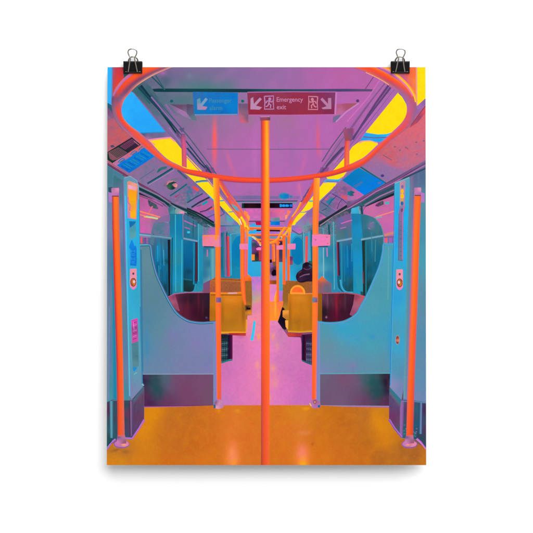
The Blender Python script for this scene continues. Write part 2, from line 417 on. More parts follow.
I.line(P('150,94.5 166,113.5 180,133'), 1.1, '#2c5a66'); I.line(P('145.5,94.5 160,113'), 1.0, '#7a6c98'); I.line(P('165.5,104.5 174,116 182,128'), (1.8,1.0), '#8f66a2')
I.line(P('142.5,103 167,132.5 182,150'), (1.6,2), '#7d5e92'); I.line(P('169,128 187,151.5 202,170.5'), .9, '#a070b4')
I.line(P('186,147 200,163.5 209,171.5'), 1.3, '#2a3e58'); I.line(P('189.5,147 203,160.5 210,169.5'), .8, '#36607c'); I.line(P('196,153 206,165'), .8, '#9c70b0')
I.fill(P('176,130 184,128 183,134 181,139 177,136'), [(178,131,'#5a4a70'),(183,133,'#6a5a84')], step=1); I.fill(P('179,133 183,132.5 187.5,148 184.5,147'), '#a26ab0')
I.fill(P('205.5,168 213,168 215,173 206,172'), [(207,169,'#5a3a78'),(212,171,'#7a4a90')], mot=[('#e07060',1.6,.6)], step=.6)
I.line(P('206,180 222,201 236,217'), 1.1, '#c070c0')
I.line(P('216,184 226,190 231,197'), 1.6, '#6a4a86')
I.line(P('138.5,87 160,111 180,133 196,154 209,170.5 222,187 238,211'), (1.9,.8), ['#123c46','#1c4858','#2a4460']); I.line(P('149.4,91.4 170,114.8 190,138.8 210.5,166 224,185 236,203'), (1.0,.7), ['#2c5f68','#5a5a80']); I.line(P('151,97 172,121.6 192,147 206,165'), 1.4, ['#7a6a98','#9a6aae','#8a68a4']); I.line(P('133,92.6 155,118.6 176,144 194,164.6'), 1.0, ['#6a7c98','#8a68a4'])
# right side
I.fill(P('381,80 390.6,86 399,92.6 367,132.4 347,157 319,190 300,213 288,228 284,224 300,198 321,170 337,143 352,122 370,96'),
    [(380,87,'#c068a8'),(388,88,'#9a6aa0'),(394,93,'#a868b0'),(374,95,'#b862b0'),(378,110,'#a568ac'),(366,112,'#bb62b2'),(370,122,'#b068b0'),(355,128,'#a860a8'),(348,148,'#9868a0'),(340,160,'#80628c'),(330,165,'#a870a8'),(318,182,'#a868ac'),(305,205,'#b070b4')],
    mot=[('#8f689c',5,.35),('#c468b8',6,.3)], step=1.2)
I.line(P('388.6,85.6 376,103 362,124.5 353,140'), (2,1.2), ['#6a4278','#5a3f70']); I.line(P('385,83.5 372,100 352,128'), .9, '#8a4f88'); I.line(P('380,80 368,98 347,122'), .8, '#d070b8')
I.line(P('394.5,90 379,110 358,136 340,158'), .9, '#8a5aa0'); I.line(P('346,127.5 331.5,147 322,162'), .9, '#5c5470'); I.line(P('343,147.5 333,158 326,167'), 1.4, '#4e4068'); I.line(P('345.5,150 333.5,163.5'), .8, '#c070c0')
I.fill(P('347.5,129 354,129 353.6,134 349,134.5 347,133'), [(349,130,'#b83a68'),(352,133,'#a85088')], step=1)
I.fill(P('321,168 329,167.6 328,171 320,173'), [(322,170,'#6a4488'),(327,169,'#8a4a90')], mot=[('#e07068',1.6,.5)], step=.6)
I.line(P('390.8,87.4 372,112 354,136.6 338,154.6 322,172 308,191 297,209'), (1.7,.8), ['#5a3e70','#6a4a80','#4c3c68']); I.line(P('384,84.4 366,107 347,133 331,156 316,176'), .8, '#86588c'); I.line(P('394,91.6 376,116 357,141 340,160.6 322,182'), .9, ['#c070b4','#9a60a4'])
I.line(P('299,184 302,200.5'), .6, '#d070a8')
I.fill(P('303.5,197 308.5,195.5 306.5,202 302.5,203'), [(305,199,'#6a4a80')], mot=[('#e080b0',1.2,.5)], step=.6)
I.done()

# --- light panels overhead
I = Ink('printed_light_panel', label='sky blue light panel')
I.fill(P('131.6,92 164.9,132.2 166,134.2 142,134 128,124 118,112 122,96'), [(132,98,'#2cb0ff'),(140,118,'#27a6fa'),(160,130,'#2aa8f4'),(122,108,'#30b4ff')], mot=[('#209cf0',6,.3)], step=2)
I.line(P('140,133.6 165.4,132.8'), 1.6, ['#1d6aa0','#2a90d0']); I.done()
I = Ink('printed_light_divider')
I.fill(P('139,134.2 166,133 172,138.5 150,139.5 147,142'), [(143,135,'#3c5a80'),(150,136,'#5c6488'),(160,136,'#6b6a94'),(168,137,'#8a68a0'),(148,139.5,'#c078a8')], step=1)
I.done()
I = Ink('printed_light_panel', label='yellow light panels along the left of the carriage')
I.fill(P('147.6,140.4 155,139 170.6,137.8 173.5,140 187,156.7 201,171 209,181.5 221,196.5 240,219 243.5,225.5 240,228 236.5,222.4 223,208.8 214.4,200.6 198,184.8 187,175.5 167,160 153,147'), '#ffde1a', mot=[('#fed80c',5,.6)], step=2.5)
I.line(P('147.8,140.6 158,139 170.5,137.8 175,141.8'), 1.5, ['#f4a090','#f088b8'])
I.line(P('148,141 155,145'), 1.6, '#f8b070')
I.done()
I = Ink('printed_light_divider')
I.line(P('195.5,182.5 202,181.4 208.5,181.2'), 1.7, ['#58a0c8','#3a5a88']); I.done(); I = Ink('printed_light_divider'); I.line(P('218.5,201.2 224.5,200.8'), 1.1, '#48a4c0'); I.done()
I = Ink('printed_light_divider'); I.line(P('228.5,212.4 234,211.8'), .9, '#6a9ac0'); I.done(); I = Ink('printed_light_trim')
I.line(P('186.4,157 201,172.6 221,196.8 240,219.6'), .8, '#c86a98'); I.done()
I = Ink('printed_light_panel', label='large yellow light panels along the right of the carriage')
I.fill(P('398.9,92.4 404,98 408,107 407,116 401,126 393,133 386,134.3 374,134.5 366.3,132.4'), '#ffdf16', mot=[('#fed80a',6,.6)], step=2.5)
I.fill(P('359.5,142.4 364,140.8 372,140.8 377.5,143.5 377,150 366,158 350,167 343,176.5 338,179.5 328,179.4 326.5,177 334,170.5 345,158 353,147'), '#ffdf16', mot=[('#fed80a',6,.6)], step=2.5)
I.fill(P('323.6,183.4 328,182.3 336.5,183.3 333.5,188 319.8,200.8 309.5,201'), '#ffdf16'); I.fill(P('308.4,202 318.8,202.2 310,209.5 302.5,212.2 299,211.5'), '#ffe01a')
I.fill(P('298.6,213.3 307.5,212.8 301.5,218.5 294.5,225 292.5,229 287.5,229 290,224'), '#ffe020')
I.line(P('359,143.2 364,140.9 372,140.8 377,143'), 1.2, ['#f090a8','#f8a468'])
I.line(P('324,183.6 328.5,182.2 336.4,183.2'), .8, '#e8a8a0')
I.line(P('398.9,92.6 403,96.5 407,103.5'), 1.3, ['#3a5aa8','#e06a78'])
I.done()
I = Ink('printed_light_divider', label='bright blue strip between yellow light panels')
I.fill(P('365.8,133.2 378,135 387,134.6 392.5,132.8 389.5,136.2 383.5,141.4 376,141.8 370,140 362,140.4 360.4,141.4'), [(368,134.5,'#28a8f0'),(385,136,'#22b4f8'),(365,139.5,'#1fa0e8'),(380,140,'#18a4e8')], step=1.2)
I.line(P('363.4,137 374,138 387.6,137.6'), 1.0, ['#7a5a98','#5c6aa0'])
I.done(); I = Ink('printed_light_divider')
I.fill(P('327,179.6 337.5,180.2 345.5,178.2 341.5,182 330,182.4 323.5,182'), [(328,180.5,'#48a8d8'),(340,180.5,'#18b0f0')], step=1); I.line(P('326,181.4 341,182.2'), .6, '#7c5aa0')
I.done(); I = Ink('printed_light_divider'); I.line(P('309,201.5 314,201.3 320,201.6'), 1.1, ['#3a9ac8','#58b8d0']); I.done(); I = Ink('printed_light_divider'); I.line(P('300.5,212.6 307.5,212.5'), .7, '#7aa0b8'); I.done()
# rims of the light strips
I = Ink('printed_light_trim')
I.line(P('187,176.6 200,188.4 214.3,202.2 223,210 236.6,223.6'), (1.9,1.2), ['#2a68a8','#72629c']); I.line(P('207.6,195.4 214.3,202'), 1.7, '#2ea8e8')
I.done(); I = Ink('printed_light_trim'); I.line(P('377.5,146 368,156.5 350,169 343.5,178.4 334,188.5 320.4,201.2 309,211.5 296,224'), (1.6,1.1), ['#c868a0','#5a80b8']); I.line(P('327,195.5 319,202.8'), 1.4, '#3a98d0'); I.done()

# --- sloping advert panels above the left windows
I = Ink('printed_advert_strip', label='mottled purple and red panels above the left windows')
I.fill(P('107.2,104 112.4,107 113,117 120,128 132,136 144,146 157,158 168,164.6 180,170.5 187,175.8 200,189 214,202 224,211 238,224 243,232 240,236 214,226 187,212 171,204 137,184 107.2,165'),
    [(110,115,'#70688c'),(108,122,'#6a6a88'),(109,140,'#c4606c'),(115,127,'#a85c74'),(118,135,'#c45c64'),(128,136,'#d05a5a'),(109,150,'#c06078'),(138,141,'#d85a60'),(158,163,'#7a6a98'),(150,170,'#5c7a8c'),(165,165,'#946aa4'),(162,173,'#8a70a0'),(150,180,'#8a70a6'),
     (175,175,'#9468a4'),(160,190,'#8d6ea4'),(180,180,'#8f66a2'),(168,200,'#7c6c9c'),(185,192,'#78708f'),(190,182,'#7a5a90'),(195,195,'#6a7498'),(205,200,'#a262a4'),(215,215,'#9a66ae'),(228,222,'#58a4b4'),(222,215,'#8a6ab0'),(236,228,'#60a0c0')],
    mot=[('#5a6c88',3,.25),('#b464a0',4,.25)], step=1)
I.fill(P('107.2,122 113,118 121,130 134,138 128,141 107.2,153'), [(110,130,'#b85c70'),(110,145,'#d0585c'),(118,134,'#c85a60'),(128,138,'#cc5a60'),(108,150,'#b86a80')], mot=[('#7c6484',2.6,.45),('#d45a58',4,.4),('#a86a84',2.2,.4)], step=.8)
I.fill(P('110.4,146 113,145.4 114.4,147 111.4,147.6'), '#4a4a6c')
# seams
I.line(P('147.4,184 160,176.5 172.6,168.6'), (1.6,1.9), ['#2a6a7c','#143c4c']); I.line(P('139.5,179.5 148,174 154.5,169.5'), .7, '#5f688c'); I.line(P('148.5,185.5 174,170'), .6, '#a880b4')
I.line(P('170,196.4 178,191 187,184.5'), (1.3,1.5), ['#2a7890','#1e4c5c']); I.line(P('177.5,170.4 187,179.2'), 1.8, ['#3f6a7c','#4a4a74'])
I.fill(P('157,173 158.5,169.6 162,167.5 167,166.9 165.5,168.6 161,170.2'), [(158,172,'#2c6a60'),(163,168.5,'#386c74')], step=.7)
I.fill(P('175,197 180.5,194.4 181,196 176,198.2'), '#b03050')
I.fill(P('174,199.5 187,190 190,193 200,189 187,212 178,207'), [(180,200,'#7a6a94'),(188,196,'#5a7088'),(186,206,'#6a7c94')], mot=[('#1f5f70',1.7,.5),('#b86ab0',2,.6),('#c05a70',1.6,.35)], step=.7)
# small adverts further down
f = F(187,187,40)
I.fill(f('0,0 140,0 215,70 190,100 110,140 0,200'), [(188,190,'#4070a0'),(196,190,'#905a98'),(190,198,'#507a98'),(200,193,'#7a6a98')], mot=[('#0c8ca4',2.4,.6),('#b860a4',2.8,.55),('#2a5a70',2,.4)], step=.6)
I.fill(f('70,0 110,0 160,40 140,60 100,35'), [(193,188,'#e05050'),(197,190,'#e8524c')], mot=[('#b05a88',1.2,.4)], step=.6)
I.fill(f('0,230 200,98 262,112 60,272 0,262'), [(188,205,'#7a78a4'),(200,198,'#9068a8'),(205,196,'#a464a8')], step=1)
I.line(f('0,215 110,145 210,92'), 1.0, '#2f4a60'); I.line(f('60,275 170,205 300,140'), 1.3, ['#1e3a4c','#2c2c50'])
I.fill(f('70,302 300,165 362,222 340,245 172,345'), [(194,208,'#b868b0'),(205,202,'#b05c98'),(210,204,'#c060a0'),(200,210,'#bd5ca0')], mot=[('#9a5c98',2,.4)], step=1)
I.fill(f('195,232 262,190 280,205 215,245'), '#1098ac'); I.line(f('130,265 190,240'), .7, '#4a5c80'); I.line(f('172,340 250,322 335,270'), 1.4, ['#7a3f74','#3c3050'])
I.fill(f('275,330 345,278 362,285 362,300 330,310'), '#f05a4a')
I.fill(f('180,350 340,310 372,300 372,475 300,425'), [(202,214,'#a85ca8'),(212,212,'#8a6ab4'),(213,220,'#9a62b8')], mot=[('#c868b8',2,.4)], step=1)
I.line(f('270,410 365,370'), .8, '#5a5a80')
I.fill(f('425,265 533,350 533,500 430,480'), [(220,210,'#9466a8'),(225,218,'#b860b0'),(222,220,'#6c90a0')], mot=[('#4f8f9c',2,.6)], step=.8)
I.line(f('440,260 480,330 533,370'), 1.1, '#38507c'); I.line(f('430,400 500,355'), .7, '#5a5070')
I.fill(P('225,212 236,223 230,226 225,220'), [(228,212,'#9a68b0'),(232,218,'#48a8b4'),(226,218,'#6a86a8')], step=.8)
I.line(P('223,210.6 230,217 238.4,225'), 1.2, ['#2a80b8','#8f66a0'])
I.fill(F(187,187,40)('533,380 533,533 640,533 690,520 600,420'), [(230,220,'#50a8b8'),(236,225,'#7a70b0'),(228,225,'#8a88b0')], step=1)
adv = I.done()
# dark and blue adverts
B = Ink('printed_advert', label='dark advert with lines of illegible print')
f = F(107,137,40)
B.fill(f('330,10 455,108 80,352 0,300 5,208'), [(130,140,'#2c2238'),(112,158,'#16362c'),(138,146,'#3c2440'),(120,150,'#1c2c30')], step=1)
B.fill(f('170,130 340,25 395,65 235,172'), '#743c5c', mot=[('#4a3048',1.6,.6)], step=.8)
B.fill(f('20,212 160,142 262,210 130,298 75,310 40,290'), '#8a5464', mot=[('#4a3a44',1.6,.5)], step=.8)
for k in range(8):
    u = k / 8; B.line(f(f'{40+u*128},{205-u*68} {140+u*128},{280-u*68}'), .5, '#233c38')
for k in range(9):
    u = k / 9; B.line(f(f'{180+u*170},{138-u*105} {238+u*160},{175-u*100}'), .35, '#4a2a46')
B.line(f('150,125 240,185 285,212'), 1.1, '#182e30'); B.line(f('330,12 455,110'), 1.0, '#201c34'); B.line(f('355,55 400,92 425,112'), .7, '#a86a80')
B.done()
B = Ink('printed_advert', label='pink heading strip with small blue signs')
B.fill(f('455,110 522,152 145,402 78,352'), [(115,165,'#b874a0'),(125,158,'#c06c90'),(135,152,'#e06458'),(142,148,'#d8645c')], mot=[('#b080a8',2,.4)], step=.9)
for cx, cy in ((195,320),(358,218),(468,158)):
    B.line(f(f'{cx-50},{cy+22} {cx-15},{cy-18} {cx+8},{cy-30} {cx+45},{cy-20}'), .8, '#1f78b0'); B.line(f(f'{cx-28},{cy+28} {cx+5},{cy+2} {cx+40},{cy-12}'), .9, '#2a6aa8'); B.line(f(f'{cx-5},{cy+22} {cx+25},{cy+6}'), .8, '#3a88a8')
B.done()
B = Ink('printed_advert', label='blue advert with lines of illegible print')
f = F(107,147)
B.fill(f('252,8 320,60 148,172 68,124'), [(120,165,'#0a70cc'),(130,160,'#0a7cd8'),(150,155,'#0878dc'),(128,170,'#0868cc')], mot=[('#1086d8',2.5,.4)], step=1)
for k in range(11):
    u = k / 11; B.line(f(f'{92+u*160},{127-u*103} {142+u*162},{156-u*103}'), .55, '#2a8fa8' if k % 3 else '#0a58b0')
B.done()
C = Ink('printed_camera_dome')
f = F(147,157,40)
C.fill(f('215,385 245,350 300,315 370,292 410,295 385,318 310,350 270,400'), [(165,185,'#7a6288'),(172,181,'#3a7080'),(170,183,'#d0808c')], step=.7)
C.fill(ell(171.4,186,4.4,3.7), [(170,184,'#1c4a44'),(173,188,'#0e2a2c'),(169,187,'#3a6a50'),(174,185,'#3a5a5c')], step=.7); C.line(f('262,372 290,338 345,325 385,335'), 1.0, ['#e88c94','#c070a0'])
C.line(f('325,355 350,335 388,345'), .9, '#0e3a34'); C.fill(f('340,372 380,358 402,375 392,405 370,400'), [(173,185,'#c07890'),(176,187,'#f09088')], step=.6); C.done()

# --- right sloping adverts
I = Ink('printed_advert_strip', label='mottled red and purple panels above the right windows')
I.fill(P('425.8,99 417,107.6 415.6,116 411,124.6 402.5,132.5 392,140.5 383,148 366.5,164 350,171 341,181 331,191 320,202 309,212 296,224.5 291,232 297,234 320,222 347,206 366,195.5 395,179 425.8,161.5'),
    [(424,106,'#a868a8'),(420,112,'#96609c'),(424,118,'#e06474'),(400,140,'#e0606c'),(412,130,'#e05c64'),(422,140,'#da6478'),(385,152,'#d85c68'),(395,160,'#c8647a'),(410,155,'#b8688c'),(423,155,'#b06a90'),(380,168,'#a070a4'),(400,170,'#9a70a8'),(370,165,'#96689c'),(350,185,'#7a6a9c'),(360,200,'#c468b0'),(345,200,'#a868a8'),
     (335,205,'#8a68a4'),(320,212,'#7a6a98'),(325,195,'#6a6c94'),(310,220,'#a060a8'),(298,226,'#6aa0b8'),(305,215,'#9a68b0')], mot=[('#a86a8c',3,.2)], step=1)
I.fill(P('425.8,109 410,126 396,138.5 378,154 394,166 408,168 425.8,158'), [(424,115,'#dc6478'),(415,128,'#e0646c'),(400,138,'#d8627a'),(422,135,'#dc687c'),(385,152,'#c8606c'),(392,158,'#d05c66'),(405,150,'#cc6880'),(420,150,'#b86c90'),(404,162,'#a86e98')],
    mot=[('#b8607a',3,.4),('#e06468',5,.35),('#c07a94',2.2,.3)], step=.8)
I.fill(F(347,67)('525,262 533,300 470,370 420,402 440,372'), [(424,110,'#e0505c'),(414,124,'#c04c60'),(418,118,'#904470')], step=.8)
I.line(F(347,67)('525,262 480,320 430,390'), 1.2, ['#8a4070','#a84a50'])
for a in ((416.5,142.5,1.6,1.1),(406,147.8,1.4,.9),(407.5,149,1,.8),(417,154.5,1.5,1),(400,150.5,1,.7),(424,141,.9,.7),(395,147,.8,.6)): I.fill(ell(*a[:2], .7, .5, 10), '#84607e')
f = F(347,147)
I.line(f('390,10 440,40 525,10'), .6, '#e05860'); I.line(f('240,55 300,90'), .6, '#7a5a80')
I.fill(f('170,65 130,95 100,125 255,232 320,208 395,170 330,150 250,120'), [(365,163,'#966aa0'),(375,170,'#9870a4'),(385,178,'#8f70a8'),(395,176,'#a070a0'),(372,160,'#b06c90')], mot=[('#7a6a98',2,.3)], step=1)
I.line(f('88,133 160,180 258,243'), (1.7,1.5), ['#1c4a50','#20707c']); I.line(f('80,138 250,247'), .8, '#c070a8'); I.fill(ell(382.5,176,1.3,1), '#4a3a80')
f = F(347,187,40)
I.fill(f('0,0 60,0 225,118 165,165 110,215 0,290'), [(350,190,'#8a5a90'),(355,192,'#c868a8'),(360,196,'#cc64ac'),(352,200,'#b070a8'),(348,205,'#8f6a9c')], mot=[('#b06aa8',1.8,.5)], step=.8)
I.fill(f('0,60 30,70 55,55 100,75 70,95 90,115 50,120 10,105'), [(348,194,'#0e8098'),(352,194,'#2a5a70')], mot=[('#0a6a70',1.2,.5)], step=.6)
I.fill(f('0,200 60,190 130,170 60,240 0,285'), [(349,203,'#6c5478'),(354,202,'#9a60a0')], mot=[('#4a7484',1.5,.5)], step=.7)
f = F(307,187,40)
I.fill(f('360,0 533,0 533,180 470,160 330,80'), [(335,190,'#8a6294'),(345,190,'#7a5a90'),(345,198,'#b05a90')], mot=[('#3a5a78',1.5,.5),('#c868a0',2,.5),('#0c7a90',1.4,.3)], step=.6)
I.fill(f('450,120 533,130 533,170 480,165'), '#d85a6c', mot=[('#a05078',1.2,.5)], step=.6); I.line(f('320,80 400,120 480,170 533,215'), (1.6,1.2), ['#3a3c5c','#8a6ac0'])
I.fill(f('300,90 450,170 510,215 490,260 400,320 300,262 250,190'), [(330,197,'#8068a0'),(338,205,'#8a5c90'),(342,204,'#9a60a4'),(328,204,'#5a6a88')], mot=[('#386c74',1.6,.6),('#b864ac',2,.55)], step=.6)
I.fill(f('255,200 300,170 345,150 370,165 330,200 300,245 275,225'), '#1a80a4', mot=[('#7a6a9c',1.2,.5)], step=.6)
I.fill(f('240,150 270,165 262,180 235,165'), '#d85a78')
I.line(f('285,262 390,325'), 1.1, '#a06ab0'); I.fill(f('180,200 285,262 385,330 290,400 150,320 150,230'), [(320,205,'#6a6890'),(328,210,'#4a6c84'),(332,214,'#8464a0'),(322,212,'#7a7098')], mot=[('#1a7f98',1.5,.55),('#9a60a4',1.8,.5)], step=.6)
I.line(f('155,330 270,405'), 1.1, '#3f6a84'); I.line(f('240,150 370,60'), .5, '#a070b8'); I.line(f('262,290 200,320'), .5, '#24485c'); I.line(f('190,205 285,262'), .7, '#2c5468'); I.line(f('330,80 300,92 190,200'), .6, '#6a4a88'); I.line(f('400,120 330,180 290,245'), .5, '#40406c'); I.line(f('470,165 430,215 400,300'), .5, '#583c74'); I.fill(f('150,340 260,410 230,445 150,480'), [(320,215,'#a060a0'),(324,219,'#d068a4')], mot=[('#7a4a84',1.4,.5)], step=.6)
I.fill(f('0,345 80,290 88,533 0,533'), [(308,215,'#8a62a8'),(311,222,'#b062a0'),(308,225,'#50a0a8')], mot=[('#4a90a0',1.8,.5),('#c060a0',1.5,.4)], step=.6)
I.done()
B = Ink('printed_advert', label='blue advert panel above the right windows')
B.fill(P('358.4,167.8 384.6,183.2 365.2,195.6 342.6,180.4'), [(358,170,'#0a84c0'),(350,178,'#0878b8'),(365,182,'#0a7cd0'),(380,183,'#0a78e0'),(365,193,'#067cec'),(358,176,'#1274b8')], mot=[('#0a84d0',3,.35)], step=1)
f = F(347,157,40)
for q in range(5):
    B.line(f(f'{85+q*22},{400-q*12} {115+q*24},{385-q*12}'), .7, '#5c6c90'); B.line(f(f'{110+q*22},{412-q*14} {125+q*20},{400-q*12}'), .5, '#5a7890')
B.fill(f('410,348 445,340 450,352 420,358'), '#6c6a98'); B.done()

# --- window header rails
I = Ink('printed_window_header')
I.fill(P('107.2,163.6 137,182.8 171,203.2 187,209.6 214,224 236,233 236,240 214,233 200,228 187,221.5 181,216 168,214 168,209 156,199.5 140,192 120,180 107.2,176'),
    [(110,170,'#4a2836'),(115,173,'#3f6a7c'),(130,184,'#2c6470'),(145,192,'#2a5460'),(160,200,'#24404c'),(175,208,'#3c6474'),(190,216,'#2a4a50'),(205,224,'#2c5a60')], mot=[('#143438',1.5,.5)], step=.8)
I.line(P('107.2,164.2 122,173.4 137,183.2 155,193.2 171.4,203.8'), (1.8,2.6), ['#5a2248','#7c4468','#6a3458']); I.line(P('107.2,166 123,175.5 141,187 160,196.4 175,207.6'), .8, ['#a06aa0','#8a7098'])
I.line(P('107.2,168.8 112,171 124,177'), 1.7, '#341824'); I.line(P('138,188.4 152,194.6 169,205'), 1.9, '#17383c'); I.line(P('138,186.2 158,195.8 173.5,206.4'), .8, '#70849c'); I.line(P('138,191 152,197.2 164,203.6 170.4,210'), 1.0, '#8c6a9c'); I.line(P('138,193.2 150,199 163,206 168.6,212'), (1.6,2), '#0f2a30')
I.line(P('171,203.6 180,208 195,214 214,226'), 1.2, '#1b3038'); I.line(P('173,206.4 187,213.5 204,223 216,230'), .8, '#8a9ab0'); I.line(P('187,208.6 200,214.4 214,223'), 1.4, '#142c30'); I.line(P('187,213 199,219 207,225'), 1.5, '#163a38')
I.fill(P('176,209 184,212.5 184,215 174,215'), [(178,211,'#58a0a0'),(182,213,'#f090b0')], mot=[('#e0a0b8',1.1,.6)], step=.5)
I.fill(P('189,215 200,219 208,226 210,240 187,240 187,216'), [(190,220,'#1c4a50'),(200,226,'#285a68'),(205,234,'#3a7c8c')], mot=[('#0d3034',1.4,.6),('#c468b0',1.7,.5)], step=.6)
# right
I.fill(P('425.8,161 395,178.6 365.5,195.2 347,206.6 333,214.5 320,221.5 300,232 300,240 320,232 345,228 352,208 366,206 395,196 409,176 425.8,170'),
    [(420,166,'#6e6890'),(400,180,'#6a4c74'),(380,190,'#5f4a70'),(370,200,'#2e5a64'),(385,196,'#2a5058'),(360,205,'#3f6a78'),(345,212,'#2a3a48'),(330,222,'#2a4c50'),(315,230,'#2e5058')], mot=[('#1c3a40',1.5,.4)], step=.8)
I.line(P('425.8,163 409,172.6 395,181.4 378,190 361,199.8 347,208'), (1.2,2.8), ['#7a5a98','#7a4070','#5a3a58']); I.line(P('425.8,165.5 405,177 391,184.6 376,192 362,201 347,209.6'), .9, ['#c070a8','#a070a8'])
I.line(P('425.8,168.6 404,178.4 394,186.6 380,193.6 366,200.6'), 1.6, ['#484878','#1a4c50']); I.line(P('395,190 380,196.6 364.5,205.6'), 1.0, '#a076a8'); I.line(P('395,193.8 378,201.4 366.4,207.4 363.5,212'), 1.8, '#1a2a34'); I.line(P('395,188 378,195 362,204'), 1.0, '#24585a')
I.line(P('347,206 333,215 319,224.5'), (1.8,1.4), ['#2a2436','#1f2c34']); I.line(P('347,209 333,217 320,226'), .8, '#a88098'); I.line(P('347,212.6 336,218.4 322,228'), 1.4, '#0f302e')
I.fill(P('333,217 347,211.5 350,216 345,240 333,240 322,238 322,228'), [(340,216,'#285c60'),(330,230,'#3a7c8c'),(345,225,'#9a6098')], mot=[('#0e3436',1.5,.6),('#d062a8',1.8,.55)], step=.6)
I.done()
# --- side walls and windows, left
I = Ink('printed_window', label='left window with a pink reflection in its upper light')
I.fill(P('138.4,195 146,197.6 160,203 167.6,208.8 169.6,215 170,240 138.4,240'),
    [(140,198,'#b85a94'),(150,205,'#c85ea8'),(160,210,'#b864a4'),(166,222,'#a068a8'),(148,218,'#d86498'),(150,228,'#d468b4'),(158,230,'#b06cac'),(143,230,'#d860b0'),(166,210,'#9a6498')],
    mot=[('#b070a8',3,.4),('#9a6a98',4,.3)], blobs=[(156,226,6,8,'#5c7888',.8),(163,232,6,6,'#4c7a90',.8)], step=.9)
I.line(P('138.4,195.6 150,200 163,206.6'), .8, '#7a4a78')
I.fill(P('148,200.5 156,205 158,209 154,208.5 149.5,206'), [(150,203,'#2a4a50'),(155,207,'#3a5a64')], mot=[('#b06a90',1.2,.5)], step=.5)
I.line(P('152.4,206.5 148.5,214 139,212'), 1.1, '#f06a78'); I.line(P('138.4,211.6 148,214.4 160,217.8'), 1.5, ['#f2607c','#ff9a50']); I.line(P('144,216.6 152,217.8 158,219'), 1.5, ['#ffd040','#68d8d0']); I.line(P('138.4,214.6 146,216.6'), .9, '#ff8a60')
I.fill(ell(167.8,223.6,1,.7), '#30a8d0')
I.fill(P('139.3,238 171,239 171,302 165,298 150,260 150,245 139.3,245'), [(145,242,'#6a7090'),(155,250,'#20688c'),(160,265,'#0c5c88'),(155,275,'#0f6a98'),(165,290,'#134c68'),(158,285,'#0e5078')],
    mot=[('#1580b0',3,.5,5),('#2c6a78',2.4,.4,4)], blobs=[(166,262,5,3,'#184a58',.8),(165,289,4,8,'#153c50',.8),(160,280,4,3,'#1a7098',.6),(159,252,1.2,10,'#1c98c8',.7),(163,248,.9,7,'#2a90b8',.6),(156,256,1,8,'#1a88b8',.6)], step=.8)
for x, c in ((140.5,'#d05898'),(141.6,'#f05a60'),(143.4,'#6a6898'),(145.2,'#7c4a90'),(147.2,'#9a60a8'),(148.8,'#5a6a90')): I.line([(x,238),(x,245.4)], 1.3, c)

for x_, y0, y1, c in ((157.4,246,262,'#1f9cd0'),(160.2,244,270,'#1a84b4'),(163.6,250,266,'#3aa4c8'),(165.4,262,284,'#0f6c94'),(158.8,266,280,'#2c8cae')): I.line([(x_,y0),(x_+.4,y1)], (.9,.5), c)
I.line(P('169.2,240 169.8,297'), (2.6,2.2), ['#10222e','#1c1a28','#3a2a34']); I.done()
I = Ink('printed_window', label='left window with the rounded edge of the glass screen over it')
I.fill(P('184,214 197,222 198,292 194,293.2 185,293.4 182,290'), [(185,218,'#4a6a90'),(192,224,'#3c7488'),(185,232,'#2a7c94'),(190,250,'#0c6c9c'),(190,262,'#0c5888'),(186,280,'#164a5c'),(192,275,'#0e5c84'),(190,288,'#1c3c44')],
    mot=[('#0f6090',3,.4,4)], blobs=[(189,272,4,3,'#123c50',.7),(189,258,5,6,'#0a66a0',.5),(190,245,6,4,'#0e6a98',.8)], step=.7)
I.line(P('184,221 190,223.6 196,226.4'), .9, '#b868b8'); I.line(P('184.6,227.6 190,229.4'), .8, '#a868b8'); I.line(P('193.4,221 193,238'), .6, '#2c5468'); I.fill(ell(188.6,232.6,1.2,.8,10), '#40c0e8')
I.line(P('182,238.4 190,240 198,241.6'), 1.4, ['#8a9cc0','#6a9ab8']); I.line(P('196.6,242.5 196.6,262 196.2,282'), 2.2, ['#1c3040','#6a2440','#141c28']); I.fill(P('182.6,281 193.6,281.6 193.4,291.6 186,292.6 183,289'), [(185,284,'#17383c'),(191,284,'#12424c'),(188,290,'#1c2c30')], step=.9); I.line(P('194,243 193.8,285'), 1.2, '#1e88a8'); I.line(P('182,279 192,280.5'), .7, '#2a6a78')
I.line(P('184,292.6 191,293 194.5,290.5 196,284'), 1.4, '#2a98b8', True); I.done()
I = Ink('printed_window_frame')
I.ribbon(P('137.8,196 138.6,240 139.3,245'), P('139.2,196 139.8,240 140.4,245'), ['#38a8c8','#2a7080'], sm=False)
I.line(P('139.2,234.8 155,236.4 171.8,238.6'), (3,2.4), ['#5a8aa8','#8cb0c4','#7aa0bc','#3a6a88'])
I.fill(P('168.6,209 171.4,206.5 174,207.8 175.2,214.8 169.2,214.8'), [(170,210,'#3a6c78'),(173,212,'#4a94a4')], step=.9)
I.fill(P('169.2,214.6 182.6,214.4 183,230 183,293 171,299 171,240 169.4,236'), [(170,220,'#256c84'),(174,218,'#2a7484'),(177,220,'#0a84b8'),(181,225,'#0880b8'),(173,245,'#1c8cb4'),(177,260,'#2c8aa0'),(181,270,'#1488b0'),(174,280,'#1a94c0'),(178,290,'#2c8a9c'),(172,292,'#1a80a8')], mot=[('#2c90a4',1.4,.4,12)], step=.9)
I.line(P('175.4,215 175.8,292'), .8, '#3cb0cc'); I.line(P('172.2,238 171.8,298'), .8, '#0e4a64'); I.line(P('182,240 181.6,292'), .9, '#36b0cc'); I.line(P('182.8,214 183.2,238'), .8, '#7a78a0')
I.fill(P('198,224 204,228 204,288 200.5,293 192,293.6 196.5,289.5 198.2,280'), [(199,230,'#4a90a0'),(202,240,'#2088b0'),(200,260,'#1f90b8'),(202,280,'#1a86ac'),(197,291,'#2a90a8')], mot=[('#3a9ab0',1.2,.4,10)], step=.8)
I.line(P('198.4,224 198.6,282'), .7, '#45b0c8')
